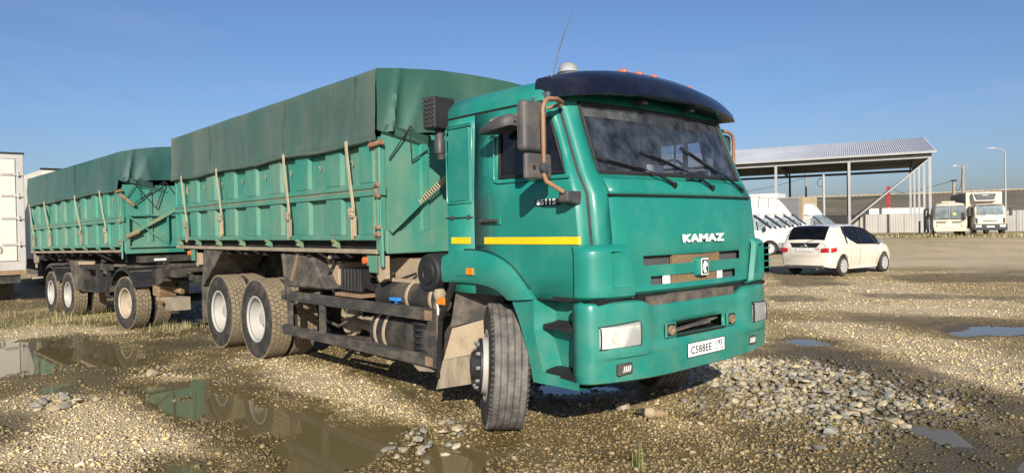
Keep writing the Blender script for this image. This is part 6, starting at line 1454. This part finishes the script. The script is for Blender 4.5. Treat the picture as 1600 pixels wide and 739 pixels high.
MB().box(-.15, .15, -.12, .12, 2.9, 5.35).build('red_panel', 'redpaint', t); MB().tube([(0, 0, 0), (0, 0, 2.9)], .14, 8).build('post', 'post', t)
MB().beam((.2, .0, 5.1), (6.2, 3.0, 1.8), .06, .06).build('stay_rod', 'darkpost', t)
t = lamp_post('steel_post', (-18.2, 45.3, 0), 5.0, .09, .08, 'post', 'thin light steel post standing behind the cream car', 'post')
MB().tube([(-.25+.25*math.cos(a), .1, 4.45+.3*math.sin(a)) for a in np.linspace(0, 6.28, 13)], .025, 5).build('cable_coil', 'darkpost', t)
lamp_post('utility_pole', (-34.3, 76.4, .2), 7.3, .13, .10, 'wood', 'thin wooden pole behind the middle canopy post', 'pole')
lamp_post('utility_pole', (-55.0, 83.0, .2), 6.3, .2, .15, 'wood', 'distant pole with wires above the white vans', 'pole')
lamp_post('steel_post', (-24.5, 67.0, .25), 2.3, .07, .07, 'darkpost', 'short dark post in front of the grey fence by the car roof', 'post')
def wire(a, c, sag, r=.025):
    a = Vector(a); c = Vector(c); return MB().tube([a.lerp(c, t_)-Vector((0, 0, sag*4*t_*(1-t_))) for t_ in np.linspace(0, 1, 17)], r, 5)
tag(wire((-20.1, 80.3, 5.8), (-34.3, 76.4, 4.6), .9).build('power_line', 'ink'), 'thin black cable sagging from the short grey pole under the canopy', 'cable')
tag(wire((-20.1, 80.3, 5.8), (-25.8, 103.9, 8.4), 2.0).build('power_line', 'ink'), 'thin cable rising from the short pole to the tall concrete pole', 'cable')
tag(wire((-34.3, 76.4, 6.9), (-55, 83, 6.3), .8).build('power_line', 'ink'), 'thin cable running left from the wooden pole above the vans', 'cable')
# embankment
crest = [((-170, 20), 5.5), ((-128, 70), 5.8), ((-89, 115.6), 6.0), ((-78, 128), 6.5), ((-62, 146), 6.9), ((-45, 165), 7.3), ((-16.5, 196.6), 8.5), ((40, 260), 9.2), ((120, 340), 9)]
hr = [[], [], [], [], [], []]
fine = []
for (p, h), (p2, h2_) in zip(crest[:-1], crest[1:]):
    for k in range(10): fine.append((lerp(p[0], p2[0], k/10), lerp(p[1], p2[1], k/10), lerp(h, h2_, k/10)))
for k, (x, y, h) in enumerate(fine):
    nx_, ny_ = .745, -.667; wob = fbm(np.array([x]), np.array([y]), 18, 2)[0]
    for j, (off, f_) in enumerate(((36, -.05), (30, .12), (20, .34), (10, .62), (1.5, 1.0), (-30, 1.0))):
        o_ = off + wob*5*(0 < f_ < 1); hr[j].append((x+nx_*o_, y+ny_*o_, h*f_ + (fbm(np.array([x+off*3]), np.array([y]), 7, 2)[0]*.5 if 0 < f_ < 1 else 0)))
def hillmat():
    m, n, l, p = _nodes('embankment_earth'); f = noise(n, l, .16, 8, .65, 'Object', (1, 1, 5))
    c = mixc(n, l, ramp(n, l, f, .38, .62), (.115, .092, .068), (.15, .128, .088))
    c = mixc(n, l, ramp(n, l, noise(n, l, .09, 6, .6, 'Object', (1, 1, 7)), .5, .62), c, (.098, .098, .055))
    l.new(c, p.inputs['Base Color']); p.inputs['Roughness'].default_value = .95; bump(n, l, p, noise(n, l, 1.2, 6, .7), .8, .5); return m
M['hill'] = hillmat()
tag(MB().grid(hr).build('embankment', 'hill', smooth=60), kind='structure')
b = MB()
for k in range(0, len(fine)-1):
    for s in range(3):
        t0, t1 = s/3, (s+.93)/3; a, c = fine[k], fine[k+1]
        b.beam((lerp(a[0], c[0], t0), lerp(a[1], c[1], t0), lerp(a[2], c[2], t0)+.1), (lerp(a[0], c[0], t1), lerp(a[1], c[1], t1), lerp(a[2], c[2], t1)+.1), .4, .22+.25*random.random())
tag(b.build('road_barrier', 'mudcol'), 'pale line of concrete barrier blocks along the top of the embankment', 'barrier')

# ------------------------------------------------------------------ white lorries at the left edge
ll = empty('refrigerated_lorry', (-19.35, -1.78, -.55), (0, 0, rad(-3))); ll.scale = (1.27, 1.27, 1.27); tag(ll, 'white box lorry with hinged rear doors, cut by the left edge of the photo', 'lorry')
MB().box(-5.5, -.06, -2.5, -.0, 1.05, 3.47).build('box_body', 'boxw', ll)
b = MB()
for y0, y1, q0, q1 in ((-2.5, 0, 3.42, 3.52), (-2.5, 0, .98, 1.19), (-.14, 0, 1.19, 3.42), (-2.5, -2.36, 1.19, 3.42)): b.box(-.06, .02, y0, y1, q0, q1)
b.build('rear_frame', 'alu', ll, bevel=.008)
MB().box(-.06, .03, -2.52, .02, 3.52, 3.56).build('roof_edge', 'ink', ll)
for y0, y1 in ((-1.24, -.15), (-2.35, -1.26)):
    dr = MB().box(-.02, .035, y0, y1, 1.20, 3.41).build('rear_door', 'boxw', ll, bevel=.01)
    if y0 > -1.3:
        for q in (3.08, 2.62, 2.13, 1.56):
            MB().box(.036, .055, -.42, .0, q-.028, q+.028).tube([(.05, -.10, q-.05), (.05, -.10, q+.05)], .022, 8).box(.056, .062, -.38, -.2, q-.012, q+.012).build('door_hinge', 'alu', dr, bevel=.004)
        b = MB(); b.tube([(.07, -.62, 1.21), (.07, -.62, 3.40)], .0, 6) if False else None
        b.box(.036, .06, -1.0, -.5, 1.40, 1.50).tube([(.07, -.85, 1.45), (.09, -.6, 1.45)], .018, 8).tube([(.06, -.62, 1.38), (.09, -.62, 1.40), (.09, -.62, 1.52), (.06, -.62, 1.53), (.06, -.46, 1.52), (.09, -.46, 1.50), (.09, -.46, 1.41), (.06, -.46, 1.38)], .010, 6).build('door_lock', 'alu', dr)
        MB().tube([(.065, -.98, 1.2), (.065, -.98, 3.4)], .016, 8).build('lock_bar', 'alu', dr)
MB().box(-.08, .05, -2.48, -.0, .90, 1.0).build('rear_sill', 'rust', ll)
MB().box(-.2, .0, -2.4, -.1, .72, .90).build('rear_bumper', 'dark', ll)
MB().box(-5.5, -.3, -1.9, -.6, .55, 1.04).build('underframe', 'darkest', ll)
k_ = WheelKit(tyre_mesh('hex', .48, .28), rim_mesh(.48, .28, 'dish', ['rim', 'ink', 'rust']))
for x in (-1.6,):
    k_.put(ll, (x, -2.2, .47)); k_.put(ll, (x, -.3, .47), left=True)
lb_ = empty('box_lorry', (-25.3, -.48, -.2), (0, 0, rad(2))); tag(lb_, 'white box lorry behind the trailer, only its top corner showing', 'lorry')
MB().box(-7, 0, 0.0, 2.45, 1.0, 4.2).build('box_body', 'boxw', lb_); MB().box(.002, .02, .05, 2.4, 1.1, 4.12).build('rear_door', 'boxw', lb_); MB().box(-.2, .04, -.02, 2.47, 4.2, 4.26).build('roof_edge', 'ink', lb_)
MB().box(-7, -.3, .5, 1.9, .5, 1.0).build('underframe', 'darkest', lb_); k_.put(lb_, (-1.6, .3, .47)); k_.put(lb_, (-1.6, 2.15, .47), left=True)

# ------------------------------------------------------------------ scrap on the gravel
t = empty('metal_joint', (.74, .06, ground_h(.74, .06)+.035), (0, rad(4), rad(40))); tag(t, 'rusty metal ball joint with a pale cloth wrap lying on the wet gravel', 'scrap metal')
MB().lathe([(.001, -.02), (.034, -.02), (.040, .0), (.040, .05), (.030, .055), (.030, .065), (.038, .07), (.038, .09), (.001, .092)], 18, (0, 0, 0), 'x').build('socket', 'rust', t, smooth=40)
MB().lathe([(.034, -.10), (.046, -.085), (.046, -.04), (.036, -.02)], 16, (0, 0, 0), 'x').build('cloth_wrap', 'mudcol', t, smooth=50)
MB().lathe([(.001, -.17), (.016, -.168), (.018, -.13), (.03, -.12), (.034, -.10)], 12, (0, 0, 0), 'x').build('stud', 'dark', t, smooth=40)

# ------------------------------------------------------------------ grass and weeds
def grass(name, n, area, h0, h1, dens, cols, wdt=.006):
    P = RNG.uniform([area[0], area[2]], [area[1], area[3]], (n, 2)); keep = dens(P[:, 0], P[:, 1]) > RNG.uniform(0, 1, n); P = P[keep]; n = len(P)
    z = ground_fields(P[:, 0], P[:, 1])[0]; hh = RNG.uniform(h0, h1, n)*RNG.uniform(.5, 1, n); a = RNG.uniform(0, 2*PI, n); ln = RNG.uniform(.1, .75, n)*hh
    d = np.stack([np.cos(a), np.sin(a)], 1); s = np.stack([-d[:, 1], d[:, 0]], 1)*wdt*RNG.uniform(.6, 1.5, (n, 1))
    B = np.stack([np.r_['1', P+s, (z-.01)[:, None]], np.r_['1', P-s, (z-.01)[:, None]], np.r_['1', P-s*.7+d*ln[:, None]*.35, (z+hh*.6)[:, None]], np.r_['1', P+s*.7+d*ln[:, None]*.35, (z+hh*.6)[:, None]], np.r_['1', P+d*ln[:, None], (z+hh)[:, None]]], 1)
    me = bpy.data.meshes.new(name); V = B.reshape(-1, 3); i = np.arange(n)*5
    me.from_pydata(V.tolist(), [], np.stack([i, i+1, i+2, i+3], 1).tolist() + np.stack([i+3, i+2, i+4], 1).tolist())
    c = np.array(cols)[RNG.integers(0, len(cols), n)]*RNG.uniform(.7, 1.2, (n, 1)); at = me.attributes.new('col', 'FLOAT_COLOR', 'POINT')
    at.data.foreach_set('color', np.repeat(np.c_[c, np.ones(n)], 5, 0).astype(np.float32).ravel())
    me.materials.append(M['grassmat']); o = bpy.data.objects.new(name, me); COL.objects.link(o); return tag(o, kind='stuff')
m_, n_, l_, p_ = _nodes('grass_blade'); l_.new(attr(n_, 'col').outputs['Color'], p_.inputs['Base Color']); p_.inputs['Roughness'].default_value = .7; M['grassmat'] = m_
GREEN = [(.10, .13, .025), (.14, .16, .04), (.20, .19, .07), (.30, .25, .12), (.08, .10, .02)]
DRY = [(.36, .30, .16), (.28, .22, .10), (.16, .17, .05), (.12, .14, .04), (.42, .36, .22)]
grass('grass', 9000, (-17, -9.0, -5.5, 1.5), .02, .075, lambda x, y: np.clip(sstep(-10.6, -13.2, x)*(.30+1.7*fbm(x, y, 1.6, 3)), 0, 1), GREEN)
grass('weeds', 900, (-15.5, -11.5, -3.6, -1.2), .10, .38, lambda x, y: np.clip(.25+2*fbm(x+5, y, .9, 2), 0, 1), DRY, .004)
grass('weeds', 1500, (-9.8, -8.0, -1.6, .2), .05, .22, lambda x, y: np.clip(.1+2*fbm(x+5, y, .5, 2), 0, 1), DRY, .003)
grass('grass', 26000, (-26, -2, 50.0, 59.0), .08, .46, lambda x, y: np.clip(sstep(.0, .8, 1-abs(y-(55.6+.25*(x+15)))/2.4)*(.6+1.6*fbm(x, y, 2.5, 2))*(.35+.65*sstep(-9, -14, x)), 0, 1), DRY, .022)
grass('grass', 5000, (-3.6, 3.2, -3.4, 6), .02, .10, lambda x, y: np.clip(1.6*fbm(x+31, y, .35, 2)-.45, 0, .5), GREEN, .003)
# sprig in the foreground
grass('sprig', 26, (1.38, 1.46, -1.10, -1.03), .10, .26, lambda x, y: np.ones_like(x), GREEN, .003)
